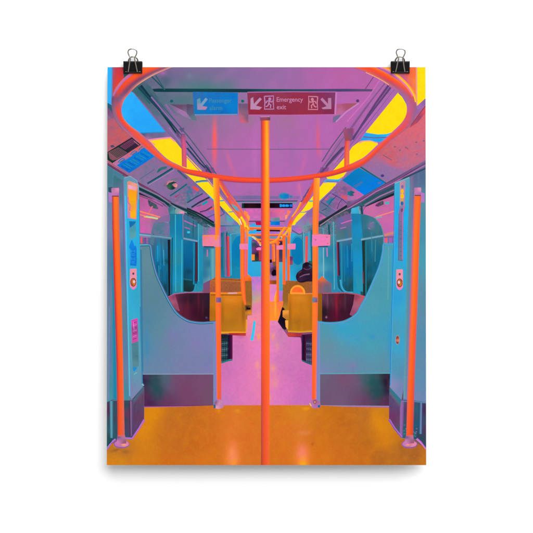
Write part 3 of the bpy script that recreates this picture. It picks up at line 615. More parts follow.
I.fill(P('203.5,228 222,232 222,294 203.5,294'), [(206,232,'#a868b8'),(212,234,'#8a5c98'),(207,250,'#0e7098'),(209,265,'#146c90'),(206,275,'#0f7098'),(212,255,'#4a98ac'),(213,270,'#62a4b0'),(212,280,'#7aa8b8'),(217,240,'#5a6a90'),(221,260,'#1c5a70')], mot=[('#1a7ca0',1.6,.3,10)], step=.8)
I.fill(rect(204,228,219,236), [(206,230,'#4a8090'),(212,232,'#c060b8')], mot=[('#c868c0',1.3,.7),('#2a5a68',1.4,.5)], step=.5)
I.ribbon(P('210.4,249 210.6,280'), P('214.6,249 214.8,280'), ['#3a90a8','#6ca8b4','#5c98a8'], sm=False); I.line(P('207.3,250 207.4,257'), 1.0, '#c070a8')
I.done()
# rear part of the carriage, left
I = Ink('printed_window', label='blue oval end window on the left side')
I.fill(P('219,226 248,226 248,283 219,283'), [(221,232,'#1c4a60'),(223,250,'#1a6880'),(225,262,'#18607c'),(230,235,'#3a90a8'),(232,250,'#1a90bc'),(246,235,'#28b0e8'),(246,260,'#1a98c8'),(235,275,'#1a88b0'),(243,278,'#1a90b8')], mot=[('#2a6878',1.5,.3,10)], step=.9)
I.fill(rect(220,227,240,232.6), [(222,229,'#8a62a8'),(230,229,'#6a8aa4'),(237,231,'#48a0b0')], mot=[('#1a4850',1.3,.55,.5),('#c86ac8',1.5,.5,.5)], step=.5)
I.fill(ell(240.2,252,8.4,15.6,36), [(236,245,'#0c80b8'),(240,255,'#0a7cb0'),(244,262,'#0f86b4')], blobs=[(240,250,6,11,'#0a78b0',.6)], step=1)
I.line(P('227,232 226.4,238 228.4,277'), .01, '#000'); I.ribbon(P('226.8,236.5 227.4,277'), P('228.8,236.5 229.6,277'), ['#b0305c','#f04a40'], sm=False); I.line(P('225,233 225.6,277'), 1.2, '#8a6a9c'); I.line(P('230.6,234 231.2,276'), 1.2, '#38a8d4'); I.line(P('223.6,232 223.8,272'), 1.2, '#2a7c90')
I.line(P('231,234.4 240,233.2 247,234.6'), .9, '#6a98b8'); I.done()
I = Ink('printed_end_door')
I.fill(P('247,226 261,226 261,283 247,287.4'), [(249,240,'#28b0f4'),(249,270,'#24a8ec'),(256,268,'#38acd8'),(259,275,'#2ea4d4')], step=1.4)
I.fill(P('251.6,236 261,236 261,261.4 252.4,261.6'), [(253,240,'#5a8a98'),(255,245,'#1a4a4c'),(254,250,'#7a3a88'),(254,258,'#1c4a40'),(257,255,'#180c20'),(258,246,'#5c2858'),(260,252,'#8a3048')], mot=[('#2c1438',1.5,.45,2)], step=.6)
I.line(P('252,236.6 255.4,239 259,243.6 261,246'), 1.8, ['#b8e0e0','#ffb040'], True); I.line(P('252.4,240.5 256,241.5 259,246'), 1.6, '#7a3c90')
I.fill(rect(251.8,255,254.4,260.4), '#ff9030'); I.fill(P('256.4,249 258.4,248 261,248 261,250.4 257,250.2'), '#f47cc0'); I.line(P('259.8,251 260,261'), 1.8, '#c04040')
I.fill(P('251.9,277.4 260.9,277.4 260.9,322 251.8,322 251.2,300 251.2,290'), [(254,281,'#c070d4'),(259,281,'#b478d4'),(253,288,'#a884d8'),(258,287,'#e07cc8'),(255,295,'#c890a0'),(257,300,'#e8a070'),(255,298,'#70b4a4'),(258,305,'#f080a8'),(254,310,'#e880b0'),(258,318,'#f890a0')],
    mot=[('#e884c0',2,.35),('#90b890',1.7,.25)], step=.7)
I.done()
# the middle of the far carriage, right of the pole
I = Ink('printed_aisle_view', label='far carriages seen small through the middle of the train')
I.fill(rect(268.8,226,296,322), [(272,230,'#b868c8'),(280,230,'#a070c8'),(271,240,'#7a6a9c'),(275,250,'#a86ab8'),(272,262,'#8a5088'),(280,245,'#5a4080'),(280,258,'#3a3c5c'),(272,270,'#5a3868'),(275,278,'#b070b0'),(273,283,'#a84a24'),(273,290,'#e080c0'),(273,300,'#f080b8'),(280,275,'#38a8d0'),(286,270,'#28b4ec'),(275,310,'#ff8a3c'),(272,316,'#ff9030'),(285,310,'#ff7a40')],
    mot=[('#6a3a78',1.4,.25,2)], step=.7)
I.fill(P('269,232 285,232 283,236 276,241 269,243'), [(272,234,'#b070cc'),(280,234,'#c078c8')], mot=[('#4a3470',1.2,.6,.3)], step=.5)
I.fill(rect(269,263,276.6,281), [(271,266,'#8a5a98'),(274,270,'#2a1430'),(273,274,'#30182c'),(271,277,'#c078b0'),(275,279,'#b878b8')], mot=[('#e06a50',1.4,.3)], step=.5)
I.fill(P('272,272.5 274,270 275.6,271 276,275.5 273,276 271.8,274.6'), '#120a1c')
I.fill(rect(269,281,276.6,285), [(270,283,'#c0501c'),(275,283,'#8a4a20')], step=.8)
I.fill(P('269,285 276.8,285 276.8,302 269,302'), [(270,288,'#e884bc'),(275,292,'#dc80c8'),(271,299,'#f084c0')], step=1); I.line(P('277.2,290 275.4,299 275,321'), (1.2,3.4), ['#ffb040','#ffa028'])
I.fill(P('277.8,262 283,262 283,291.6 278.4,291.6'), [(280,265,'#58b0c4'),(280,280,'#38acd4'),(281,289,'#48a4b8')], step=1); I.fill(P('278,291.6 283.4,291.6 282.8,302 277.4,302'), [(280,293,'#b874d8'),(281,299,'#c070c0')], mot=[('#8a80c8',1.5,.4,3)], step=.8)
I.fill(rect(283.6,236,289,281.5), [(286,240,'#3a8cb0'),(286,255,'#1a80b0'),(286,262,'#28a8e0'),(286,275,'#22b4f4')], step=1)
I.fill(rect(278.6,238,282.4,262), [(280,240,'#5a2c70'),(281,244,'#1c2438'),(280,256,'#383c60'),(280,260,'#5a4460')], step=.8)
I.line(P('270,241 271.5,265'), 1.6, '#8a64b0'); I.fill(rect(269,260.2,271.6,262.8), '#160c18'); I.line(P('275.4,245 275.6,262'), 2.2, ['#d04a50','#9a4a70']); I.line(P('274.6,259 274.2,266'), 2.2, '#8a5420')
I.fill(P('281,237 282.8,236 283,240.4 281.4,240'), '#70d0e0'); I.fill(P('282,238.5 283.2,237.5 283.2,241.6'), '#183a40')
I.done()
I = Ink('printed_window', label='blue oval end window on the right side')
I.fill(P('289,228 313,228 313,283 289,283'), [(290,234,'#2cb4ee'),(293,240,'#24a8e4'),(291,262,'#2a9cc8'),(292,278,'#2ab0e0'),(300,232,'#68989c'),(308,240,'#2a88a8'),(304,250,'#1884b4'),(300,275,'#1888b4'),(310,255,'#48a8c8')], mot=[('#1c90bc',2,.3,4)], step=.9)
I.fill(rect(291,226,313,233), [(294,228,'#9a70c0'),(305,228,'#70989c'),(299,232,'#d060c0'),(311,230,'#6c6c88')], mot=[('#1a4c58',1.3,.45,.5),('#68a4a8',1.8,.5,.5)], step=.5)
I.line(P('292,230.5 299,234.8 305,233.2'), .9, '#5a5a80')
I.fill(ell(297.8,251.4,6.2,13.6,36), [(296,245,'#0a7cb8'),(298,258,'#087ab0')], step=1.2)
I.line(ell(297.8,251.4,7.6,15,30), .9, '#3090a8'); I.fill(rect(290,257,292.4,265), [(291,259,'#6a3070'),(291,263,'#9a4860')], step=.8)
I.line(P('303,232 303.6,265'), 1.8, ['#2a7088','#6ab4c8']); I.ribbon(P('305.8,236.6 305.4,263.5'), P('307.6,236.6 307.2,263.5'), ['#f06060','#f04048'], sm=False); I.line(P('309,232 309,262'), 1.6, ['#3aa4d8','#6a90a8']); I.line(P('311.6,230 311.8,264'), 1.6, '#1c6c88')
I.fill(rect(309,261.5,313,265), '#2a5a50'); I.done()
# --- right side wall and windows
I = Ink('printed_window_frame')
I.fill(rect(317,228,338,294), [(319,232,'#6a9aa8'),(325,232,'#b060b0'),(320,255,'#48a8c4'),(322,270,'#58acc0'),(321,280,'#48a0c8'),(326,255,'#1878a0'),(327,275,'#1878a4'),(332,240,'#3a8894'),(331,260,'#2a84a0'),(333,280,'#2080a8'),(336,250,'#1a7ca0')], mot=[('#2a90b0',1.4,.35,12)], step=.8)
I.fill(P('318,228 338,222 338,234 318,235'), [(320,230,'#4a7c8c'),(330,228,'#3c7c88')], mot=[('#d868c0',1.2,.7),('#1e4c54',1.4,.6)], step=.5)
I.line(P('323,228 323.6,235'), 1.2, '#5a98ac'); I.line(P('329,225 329.6,235'), 1.6, ['#143c44','#2a6c7c']); I.line(P('333.4,222 334,262 334.4,290'), 1.0, '#58a8bc'); I.line(P('327,248.4 327.2,257'), 1.0, '#c878b8'); I.line(P('323.4,248 323.6,281'), .9, '#88b8c4')
I.done()
I = Ink('printed_window', label='right window with rounded lower corners')
I.fill(P('336.6,219 354,213 354,294 340,294 337.6,288'), [(339,222,'#7a5a90'),(345,220,'#8a5c98'),(350,218,'#7a5c94'),(345,232,'#3a6c74'),(340,236,'#487c84'),(351,232,'#58708c'),(345,255,'#0a6ca4'),(350,250,'#0c6490'),(350,270,'#0a68a0'),(345,280,'#14607c'),(350,288,'#1c4c54')],
    mot=[('#0a78b0',3,.4,4)], blobs=[(350,281,4,3,'#2a5a5c',.6),(346,262,3,8,'#0e7ab0',.6)], step=.8)
I.line(P('336.6,241.4 345,240 354,238.2'), 1.6, ['#88a8c4','#6a94ac']); 
for x_, y0, y1, c in ((347.2,246,268,'#1c88bc'),(349.6,250,276,'#0e5c90'),(351.6,244,262,'#2c94b8')): I.line([(x_,y0),(x_+.3,y1)], (.9,.5), c)
I.line(P('337.9,242.5 338.4,262 338.8,276'), 2.2, ['#a03054','#4a2038','#2a2430']); I.line(P('341.4,243 341.8,284'), 1.4, '#2888a4'); I.line(P('344,243 344.4,282'), 1.0, '#1c7898'); I.line(P('340.4,280 342,288 346,292.4 353,293'), 1.6, '#38a4c8', True)
I.line(P('336,262 336.6,285 340,291.5 344,293.6'), 1.6, '#2890b4', True)
I.done()
I = Ink('printed_window', label='right window with a pink reflection in its upper light')
I.fill(P('363.6,211 366,207.6 378,202.4 395,196 395,245 384,245 370,238 362.6,240'), [(366,212,'#c86aa8'),(372,208,'#d070a0'),(380,204,'#b8609c'),(390,200,'#cc62a0'),(385,212,'#c468a4'),(390,222,'#d468b0'),(384,228,'#c068a8'),(392,232,'#c060b8'),(375,214,'#c86cac')],
    mot=[('#b070a0',3,.4),('#da689c',4,.3)], step=.9)
I.fill(P('375.5,206 378,203.6 383,201.4 383.5,204.5 378.4,206.6'), [(377,205.5,'#5a3060'),(382,203,'#244c50')], mot=[('#f090b0',1,.4)], step=.5); I.fill(P('385,203 389,201.8 389,204 386,204.6'), '#48b0b8')
I.line(P('376,217.4 385,214.6 395,211.4'), 1.0, ['#f06a90','#ff9a60']); I.line(P('374.5,218.6 382,217'), 1.4, '#80a4b8'); I.line(P('384.5,235.6 389,234 394,233'), 2.2, ['#c8905c','#d4788c'])
for x, c in ((385.4,'#c860a8'),(386.4,'#f06054'),(388.4,'#6a70a0'),(390.4,'#a060b0'),(392.4,'#8060a8')): I.line([(x,237),(x,244.4)], 1.3, c)
I.line(P('384,237.6 394,237'), 1.2, '#7a6480')
I.done()
I = Ink('printed_window_frame')
I.fill(P('351.6,209.5 359,206.8 359.4,214.6 362.6,240 363,300 357,297 353.6,294 353.6,262 352.4,240'), [(354,210,'#48b8e0'),(357,211,'#38a8d0'),(356,220,'#1880ac'),(358,235,'#1c90c0'),(357,255,'#1a90cc'),(360,270,'#2c90a8'),(358,290,'#1f94b8'),(361,285,'#1688b8')], mot=[('#2a9ab0',1.3,.35,12)], step=.9)
I.line(P('359.2,208 360.6,212 361.4,226'), 2.2, ['#8aa0b4','#2a5460'])
I.line(P('361.8,206.4 362.4,214 362.8,236'), 1.6, ['#10383c','#1c5c78'])
I.done()
I = Ink('printed_glass_screen', label='tinted glass over the right window, its edge rounded')
I.fill(spline(P('351.6,214.4 360,214.6 368,216 376,219.8 381,226.5 383.4,235 383.4,244 382.4,254 379,266.5 372.8,282 366,297.6'), 5) + P('361,297.6 360.6,240 359.6,216 352,216'),
    [(355,218,'#1f84a8'),(362,222,'#20607c'),(368,224,'#4a808c'),(376,228,'#4c7a88'),(366,234,'#2a6c7c'),(380,236,'#3a7080'),(365,250,'#1c606c'),(372,250,'#106a88'),(378,256,'#0f6484'),(368,270,'#124c5c'),(374,272,'#0c6888'),(366,285,'#1c4448')],
    mot=[('#0e6c98',2.2,.4,5),('#3a6a70',2.6,.3,4)], blobs=[(371,226,3,3,'#8a6aa4',.7),(372,249,1.2,8,'#1c84ac',.6),(368,286,4,8,'#153c40',.6)], step=.8)
I.fill(P('351.8,215.6 360.4,215.2 362.6,240 363,292 357.4,290 354,270 353,240'), [(354,220,'#1c7ca8'),(358,230,'#1c8cc0'),(358,260,'#1a90c8'),(356,245,'#2088b0'),(361,270,'#1f90b8'),(360,285,'#2c94b0')], mot=[('#2c98b8',1.2,.3,14)], step=.9)
I.line(P('363.6,240 364.2,262 364.6,296'), (3,2.8), ['#0e3c40','#2c2c2c','#124c50']); I.line(P('362.9,272 363.4,284'), 1.0, '#6a3a50'); I.line(P('361,240 370,238.4 383.4,236'), (2,1.8), ['#5890ac','#8cb0c8','#5890a8']); I.line(P('365.8,242 366,296'), .9, '#1b8098')
I.line(P('341,224 348,221.6 352,220.4'), .9, '#d068b8'); I.line(P('340,229 346,227.4'), .8, '#b86ab8'); I.line(P('370,224 374,222.6'), .9, '#8a70a8'); I.line(P('368,228 370,229.4'), .8, '#9a70b0'); I.line(P('371.4,232 372,252'), .6, '#3a8498'); I.line(P('375.6,240 375,262'), .7, '#3c8c9c')
I.line(P('376,219.8 381,226.5 383.4,235 383.5,244'), .7, '#60909c', True); I.done()
I = Ink('printed_glass_screen', label='tinted glass over the left window, its edge rounded')
A = spline(P('150.6,245 151.4,234 154,225 159,219 165,216.2 169.4,215.4'), 5)
I.fill(A + P('169.4,222 164,221.4 158,225 155,232 153,245'), [(152,240,'#4c7c94'),(154,228,'#5f7894'),(161,219,'#8a6c9c'),(168,218,'#86689c')], step=.9)
I.fill(P('153,240 155,229 158,223.6 163,222.6 169.4,224 169.4,236 160,234.4 153,234'), [(156,230,'#5c7890'),(162,226,'#54788c'),(167,228,'#7a70a0'),(160,232,'#3a7c94')], mot=[('#a06ca8',2.6,.3)], step=.8)
I.line(P('150.8,236.2 160,237 171.6,238.6'), (2.4,2.4), ['#4a7c98','#7ca4b8','#4a7c98'])
I.done()

# --- seats
S1 = Ink('printed_seat', label='dark maroon seats behind the left glass screen')
S1.fill(P('166.8,297.8 174.6,294.6 187,293.2 211.5,293 211.5,321.6 195,322 183,317.5 172,307'), [(170,300,'#a04464'),(172,305,'#9a5070'),(176,300,'#5c2448'),(182,300,'#2a1826'),(190,300,'#201822'),(200,300,'#3a1c2c'),(208,300,'#262030'),(185,310,'#5a1c34'),(195,312,'#3c1028'),(205,314,'#2c1420'),(180,312,'#6a2038')],
    mot=[('#4a1830',2.2,.3,4)], blobs=[(198.5,300,1,9,'#6a1c30',.7),(203,308,1,9,'#5a2030',.5),(188,306,1.2,10,'#6c2036',.5),(206.5,318,.8,.8,'#6a5aa0',.9)], step=.8)
S1.fill(P('167,298.4 174.8,295 179.5,311.5 172.5,306.8'), [(169,299,'#b04a68'),(172,303,'#a8607c'),(175,307,'#904664'),(174,297,'#8a3a60')], mot=[('#c05a60',1.5,.4)], step=.7)
S1.line(P('166.8,298 174.6,294.4 187,293 211.5,292.8'), .9, ['#8a4a78','#c06a90']); S1.fill(P('203.5,284 211,280.4 211.5,292.6 203.5,292.8'), [(206,286,'#7a5080'),(210,290,'#8a4a60')], mot=[('#8a3f50',1.3,.5)], step=.7)
S1.done()
S2 = Ink('printed_seat', label='orange brown seat back with a rounded orange grab handle')
S2.fill(P('210.4,281.6 215,278 243,279.8 251.2,279 251.8,300 251,332 246,333.4 210,320'), [(213,283,'#c86a30'),(222,285,'#a06038'),(232,288,'#9a5838'),(240,285,'#a8643c'),(215,290,'#a84a48'),(248,290,'#9a6024'),(250,310,'#c07820'),(249,325,'#b07830')],
    mot=[('#6c4024',1.2,.9),('#c46844',1.5,.6)], step=.7)
S2.fill(P('245.4,281 251,281 251.4,308 245.4,312'), [(248,285,'#a0662c'),(248,300,'#96602a'),(250,306,'#b07426')], mot=[('#6a4426',1.3,.8)], step=.8)
S2.fill(P('210.3,293.6 245,293.4 245.6,332.6 217,334 210.3,322'), [(213,300,'#c87018'),(213,315,'#a86414'),(225,297,'#dc8020'),(238,298,'#dc7a1c'),(225,312,'#ca7618'),(240,312,'#b8721c'),(232,325,'#c07c1c'),(222,326,'#b87420'),(242,328,'#c87c20')], mot=[('#c88420',4,.35,3)],
    blobs=[(243.4,312,2,16,'#8c5418',.7),(222.6,315,1.6,18,'#9c5c14',.6),(232,300,8,4,'#ee9028',.5),(232,322,9,6,'#a8641a',.45)], step=1)
S2.line(P('212,280.6 230,280.8 243,281.4'), 1.2, ['#d8782c','#8a4c1c']); S2.line(P('210.3,293.2 226,293.4 236,293.2 245,292.4'), 1.3, ['#ff9030','#e87830']); S2.line(P('228,293.6 237,293.4'), 1.1, '#e0a8b8'); S2.line(P('211,295.2 245,295.4'), 1.0, '#a05c18')
S2.line(P('218,333 235,332.6 246,333'), 1.5, '#eea024'); S2.fill(P('229,333.8 246.4,333.6 246.6,337 240,338 231.5,337'), [(233,335,'#b02c38'),(245,335,'#c03c30')], step=1); S2.line(P('231,337.4 246,337.2'), .8, '#2a0c28')
S2.fill(P('245.4,306 251,306 251.4,318 249,321 245.6,321'), [(247,309,'#1c1420'),(249,313,'#e89030'),(248,317,'#a06020')], mot=[('#f0a040',1.4,.5)], step=.6); S2.line(P('246.4,308.8 250.6,309'), 1.8, '#1a1422'); S2.line(P('247,316.6 249.5,316.2'), 1.6, '#5a4038'); S2.fill(P('246,320 249,320.4 248,334 246,333'), '#f09a34')
S2.done()
S3 = Ink('printed_seat_handle'); S3.fill(P('241,280.8 241.6,277.6 244,275.2 247.6,275 250.4,277 251.4,281'), [(243,278,'#ff6c30'),(248,277,'#ff7a2c'),(250,280,'#e8641c')], step=.8); S3.done()
S4 = Ink('printed_seat', label='orange brown seats beside the seated passenger')
S4.fill(P('283.2,281.4 296,281.6 313,280.4 330,283 331,293 317,322 312,322 288,300 283.2,300'), [(285,285,'#b06a28'),(292,285,'#9a5c24'),(300,286,'#9c5a20'),(308,285,'#a06024'),(287,298,'#96602c'),(318,286,'#8a4c58'),(326,288,'#5a6080'),(320,282,'#c06a38')], mot=[('#6c4024',1.3,.9),('#c06c3c',1.6,.6)], step=.7)
S4.fill(P('318,281.2 322,277 327,281.4 331,284 331,293 318,293'), [(321,279,'#f07028'),(320,285,'#9a5850'),(326,287,'#6a6480'),(329,291,'#5a6a80')], mot=[('#a05070',1.2,.4)], step=.7)
S4.fill(P('283,293 289.4,293 289.4,331 287.6,331 283,320'), [(285,298,'#96622c'),(286,310,'#b87c24'),(288,325,'#a87828')], mot=[('#7c5a34',1.4,.4)], step=.8)
S4.fill(P('288.6,294.2 313,294 313,331.6 288.2,331.6'), [(291,298,'#d87c1c'),(302,297,'#c87820'),(310,300,'#c06c18'),(292,312,'#d07a18'),(305,312,'#c8761a'),(295,325,'#b0721c'),(308,326,'#b8701c')], mot=[('#d0841c',4,.4,3)], blobs=[(290,312,1.6,18,'#8c5418',.6),(311,312,1.8,16,'#9a5c14',.5),(300,299,9,4,'#ea8c24',.5),(300,322,9,6,'#a8641a',.4)], step=1)
S4.fill(P('316.4,294 322.6,294 322.6,321 316.4,321'), [(319,300,'#9a5a18'),(320,315,'#8a5818')], step=1.2)
S4.line(P('300,294.2 313,293.8'), 1.0, '#e88450'); S4.line(P('288,331.4 300,332 313,331.2'), 1.6, ['#eea424','#c88420']); S4.fill(P('287.6,333.4 302,333.8 304,336.6 288,336.8'), [(290,335,'#c84030'),(300,335,'#a83048')], step=1); S4.line(P('288,337.2 302,337.2'), .7, '#6a2040')
S4.done()
S5 = Ink('printed_seat', label='dark maroon seats behind the right glass screen')
S5.fill(P('322.4,294 347,293.2 356,294.6 366.8,297.4 361,306.6 352,316.5 341,321.4 330,322.6 322.4,322.2'), [(325,298,'#6a3c58'),(330,300,'#4a3044'),(337,300,'#7a1c34'),(345,300,'#3a2230'),(325,312,'#1c1820'),(335,314,'#5a1030'),(344,314,'#3a1828'),(352,300,'#4a1c38'),(352,310,'#3c1430')],
    mot=[('#2a1626',2.2,.35,4)], blobs=[(336.5,305,1.2,12,'#a01c38',.7),(327.5,300,.8,9,'#8a4a68',.6),(345,300,1,9,'#5c3a4c',.6),(326.3,317.5,.8,.9,'#c088b0',.9)], step=.8)
S5.fill(P('354.8,294.8 366.6,297.6 360.8,306.8 352.6,316 350,315 353.4,305'), [(356,297,'#8a3a58'),(361,300,'#c05c68'),(356,306,'#a86080'),(353,313,'#904870')], mot=[('#d05858',1.5,.4)], step=.7); S5.line(P('322.4,293.6 345,293.2 356,294.4 366.8,297.4'), .9, ['#c46068','#a04878'])
S5.done()
S6 = Ink('printed_seat_handle', label='orange half round seat handle'); S6.fill(P('290.6,293.6') + ell(297.6,293.4,7.2,7.6,20,180,360) + P('304.8,294.2 290.6,294.2'), '#ffa42c'); S6.fill(ell(297.4,293,5.4,5.4,18,180,360), [(295,290,'#ff7030'),(299,292,'#ff6a28')], step=1); S6.line(P('291.5,293.4 304,293.6'), 1.4, '#ff9a3c'); S6.done()
Pn = Ink('printed_passenger', label='seated passenger bending forward in dark clothes')
Pn.fill(spline(P('296.2,277.5 297.4,273.6 300,271.4 302.4,269.4 303,265.2 305.2,263.2 308,262.9 310.4,264.6 312.8,265 313,270 313,280.5 307,281.5 302,282.6 298.2,281.6'), 4, True), [(300,276,'#2c1a30'),(305,267,'#241428'),(308,272,'#2e1830'),(304,279,'#1a1220'),(311,268,'#2a3040'),(311,275,'#3a1a30')],
    mot=[('#4a2440',1.6,.4)], step=.6)
Pn.fill(ell(307.2,266.4,2.9,3.2), [(306,265,'#1a1020'),(308,268,'#341c38')], step=.6); Pn.fill(spline(P('298,279.6 301,276.6 306,276.2 311.6,275.4 312.8,278 306,279.6 300,281.4'), 4, True), [(300,279,'#3a2040'),(309,277,'#2a1a30')], step=.7)
Pn.line(P('299.5,277.6 304,275.4 309.6,274.4'), (.6,1.2), '#7a5878', True); Pn.line(P('303.5,268.6 307,270 311,268.4'), .8, '#5a3a58', True); Pn.line(P('298.4,273.8 301.4,271.6'), .9, '#5a2c38'); Pn.line(P('309,265.5 312,267.8'), 1.4, '#20586c')
pn = Pn.done(); Pn = Ink('legs', pn); Pn.fill(P('281.6,307 284,309 285.4,318 285.8,329.4 277,329.8 274.4,327.4 278.2,322 280.6,315'), [(282,312,'#1c1026'),(282,322,'#120c1a'),(277,326,'#301c34')], step=.9); Pn.line(P('273.6,326.6 276.4,329.6 284,330'), 1.2, '#3a7080'); Pn.fill(ell(275.4,325.8,1.6,1.1), '#c8a0c0')
Pn.done()
# under-seat things and floor
I = Ink('printed_aisle_floor', label='pink floor of the aisle')
I.fill(P('220.4,336.4 232,336 246,336.6 247.6,327 247.6,316 261.5,316 261.5,406 220.4,406'), [(246,330,'#f088a8'),(255,325,'#f890a0'),(250,345,'#f080bc'),(258,350,'#f084c8'),(240,345,'#d074b4'),(238,355,'#d078b8'),(228,370,'#cc70b4'),(240,370,'#dc78bc'),(232,390,'#dc78bc'),(250,370,'#ec7cbc'),(248,395,'#e47cbc'),(259,390,'#f084b0'),(258,368,'#f08ab0'),(224,400,'#c87cc0')],
    mot=[('#e080c0',3,.25),('#c46cac',2.4,.2)], blobs=[(258.8,337,2,4,'#ffa03c',.9),(257.6,365,2,4,'#f8a080',.7),(259,376,1.4,3,'#f89a88',.6),(249,312,2,8,'#f898a0',.4),(241,337,5,2,'#b050a0',.5)], step=.9)
I.fill(P('268.6,320.6 276,320.4 284,331.8 288,337.4 300,338 305,362 312.6,364 313.4,372 312.6,406 268.6,406'), [(271,325,'#f08ab8'),(274,330,'#e884c0'),(271,350,'#f484c4'),(280,340,'#c884b0'),(290,345,'#dc78bc'),(300,350,'#d474b8'),(283,360,'#d47cb8'),(290,370,'#d074b8'),(305,380,'#d06cb8'),(285,390,'#e078c0'),(300,398,'#cc70bc'),(271,380,'#f488ac'),(274,398,'#e880c0')],
    mot=[('#e07cc4',3,.25),('#b870a8',2.2,.25)], blobs=[(273,337,2.4,4,'#f8a070',.7),(277,346,2,5,'#f0a080',.5),(273,368,3,4,'#faa07c',.7),(275,384,3,5,'#f09a8c',.5),(270,398,2,4,'#f4a078',.6),(281,330,3,2,'#9a70a0',.5)], step=.9)
I.line(P('254.6,321.4 253.6,331 251.8,340.8'), (2.0,2.6), ['#30c4f0','#48c8ec']); I.done()
I = Ink('printed_seat_heater', label='dark mesh box under the left seat')
I.fill(P('220.6,335 227.5,335 228.8,339 228.8,360.4 220.6,362.8'), [(224,337,'#1a1c28'),(224,345,'#2c5460'),(226,355,'#244450'),(222,352,'#4a6c80')], step=.9)
for k in range(7): I.line(P(f'220.8,{341+k*3} 228.4,{340.2+k*3}'), .5, '#6a8c98' if k % 2 else '#0e2428')
for k in range(4): I.line(P(f'{222+k*1.8},340 {222+k*1.8},361'), .4, '#12282e')
I.ribbon(P('228.4,335 228.4,359.6'), P('232.2,335 232.2,359.2'), ['#1a1030','#3c1038','#5a1a44'], sm=False); I.line(P('221,363 228,360.8 232.4,360'), 1.4, '#1f7a78'); I.done()
I = Ink('printed_seat_heater', label='dark mesh box under the right seat')
I.fill(P('302,335.4 313,334.4 313,364.6 306,362.6 302,360'), [(304,338,'#2a1030'),(304,350,'#2c1030'),(309,345,'#4a4c70'),(310,356,'#54587c'),(309,338,'#3a1438')], step=.9)
for k in range(8): I.line(P(f'306.4,{341+k*2.7} 312.6,{341.6+k*2.7}'), .5, '#7a78a4' if k % 2 else '#201830')
for k in range(3): I.line(P(f'{308+k*1.8},340 {308+k*1.8},363'), .4, '#2a2840')
I.line(P('302,360.6 307,363 312.6,365'), 1.2, '#2a6070'); I.ribbon(P('302,335.4 302,360'), P('305.6,335.4 305.6,361.6'), ['#3a1c50','#1c0c20','#4a1038'], sm=False); I.done()
I = Ink('printed_seat', label='small orange armrest by the passenger legs'); I.fill(P('283,311 288.4,311 288.4,319 286.4,319.4 283,317'), [(285,313,'#ffa040'),(286,317,'#c07828')], mot=[('#a06830',1.2,.5)], step=.6); I.fill(P('285.4,321 288,321 288,329.6 286,327'), '#ffb048')
I.fill(P('269,302 283,302 281.6,308 277,320.6 269,320.6'), [(271,306,'#ff8a3c'),(274,315,'#ff9030'),(280,305,'#ff7a44')], blobs=[(275.4,308,1,10,'#ffb830',.8)], step=1); I.done()
# --- glass and panel screens beside the doors
def shield(edge, rest, cols, blobs, label, rimcol):
    I = Ink('printed_seat_screen', label=label); e = spline(edge, 6)
    I.fill(e + rest, cols, mot=[('#6a8cb0', 9, .08)], blobs=blobs, step=1.4)
    I.line(e, 2.2, rimcol); return I
eL = P('139.6,245.4 148,245.2 150.4,246 151.2,250 152.4,259 156.6,275 164,291.6 171.4,305.6 177.6,314.2 186.6,320.4 194.5,322.6 204,323.2 216.6,322')
I = shield(eL, P('217.3,324 217.3,405 144,405 142.4,374 140,300'), [(143,250,'#5c8898'),(147,262,'#648c98'),(143,290,'#588898'),(155,300,'#5a8494'),(150,320,'#4c84a0'),(147,345,'#4a8cb0'),(160,325,'#5c8c9c'),(175,325,'#6c88a8'),(165,345,'#6888a0'),(150,368,'#6a88a8'),(175,345,'#7880a8'),(190,330,'#8080b4'),(205,335,'#7c84b4'),(185,365,'#7c80ac'),(205,360,'#7880ac'),(213,340,'#8084b8'),(215,380,'#8a78b8')],
    [(147,345,3,22,'#3a8cb4',.6),(172,336,9,9,'#8078b4',.5),(196,345,8,8,'#8c78b4',.4),(160,330,8,12,'#5a8c98',.4)], 'grey blue seat screen on the left with a curved upper edge', ['#27505e','#3fb0e0','#8078b8','#3a6478'])
I.line(P('139.4,245.2 148,245'), .9, '#5ab0c8'); I.line(P('214,324.5 214,372'), .8, '#6c98b0')
I.line(P('141,250 141.6,300 142.6,372'), 1.6, '#3c7ca4')
I.fill(P('143,374.6 213.9,374.4 213.9,405.6 144,405.6'), [(145,380,'#34204a'),(146,398,'#5a2050'),(155,380,'#204850'),(158,392,'#1e4c54'),(165,378,'#4a6878'),(170,385,'#6a5078'),(176,380,'#7a4a70'),(150,403,'#4a2050'),(168,402,'#6a3860'),(185,390,'#7a4468'),(200,385,'#784c70'),(210,395,'#74506c'),(190,402,'#784468')],
    mot=[('#7c4a70',5,.15)], blobs=[(156,386,7,13,'#24505a',.7),(166,382,5,9,'#486478',.4)], step=1.2)
I.line(P('143,374.4 214,374.2'), .7, '#8a9ab8'); I.ribbon(P('213.8,322.5 213.8,406'), P('217.4,322 217.4,406'), ['#6f90b4','#8e7cc0','#a886cc'], sm=False)
I.line(P('143.6,407.2 180,406.6 216,406.4'), (2,1.7), ['#b088b8','#a45cae','#6a2a60']); I.done()
eR = P('394.6,244.6 386,244.4 383.6,245 382.8,253 379.4,267 373,282.4 366.4,297 361,306.8 356.4,314.6 347.6,320.6 339,323 328,323.6 316.2,322.2')
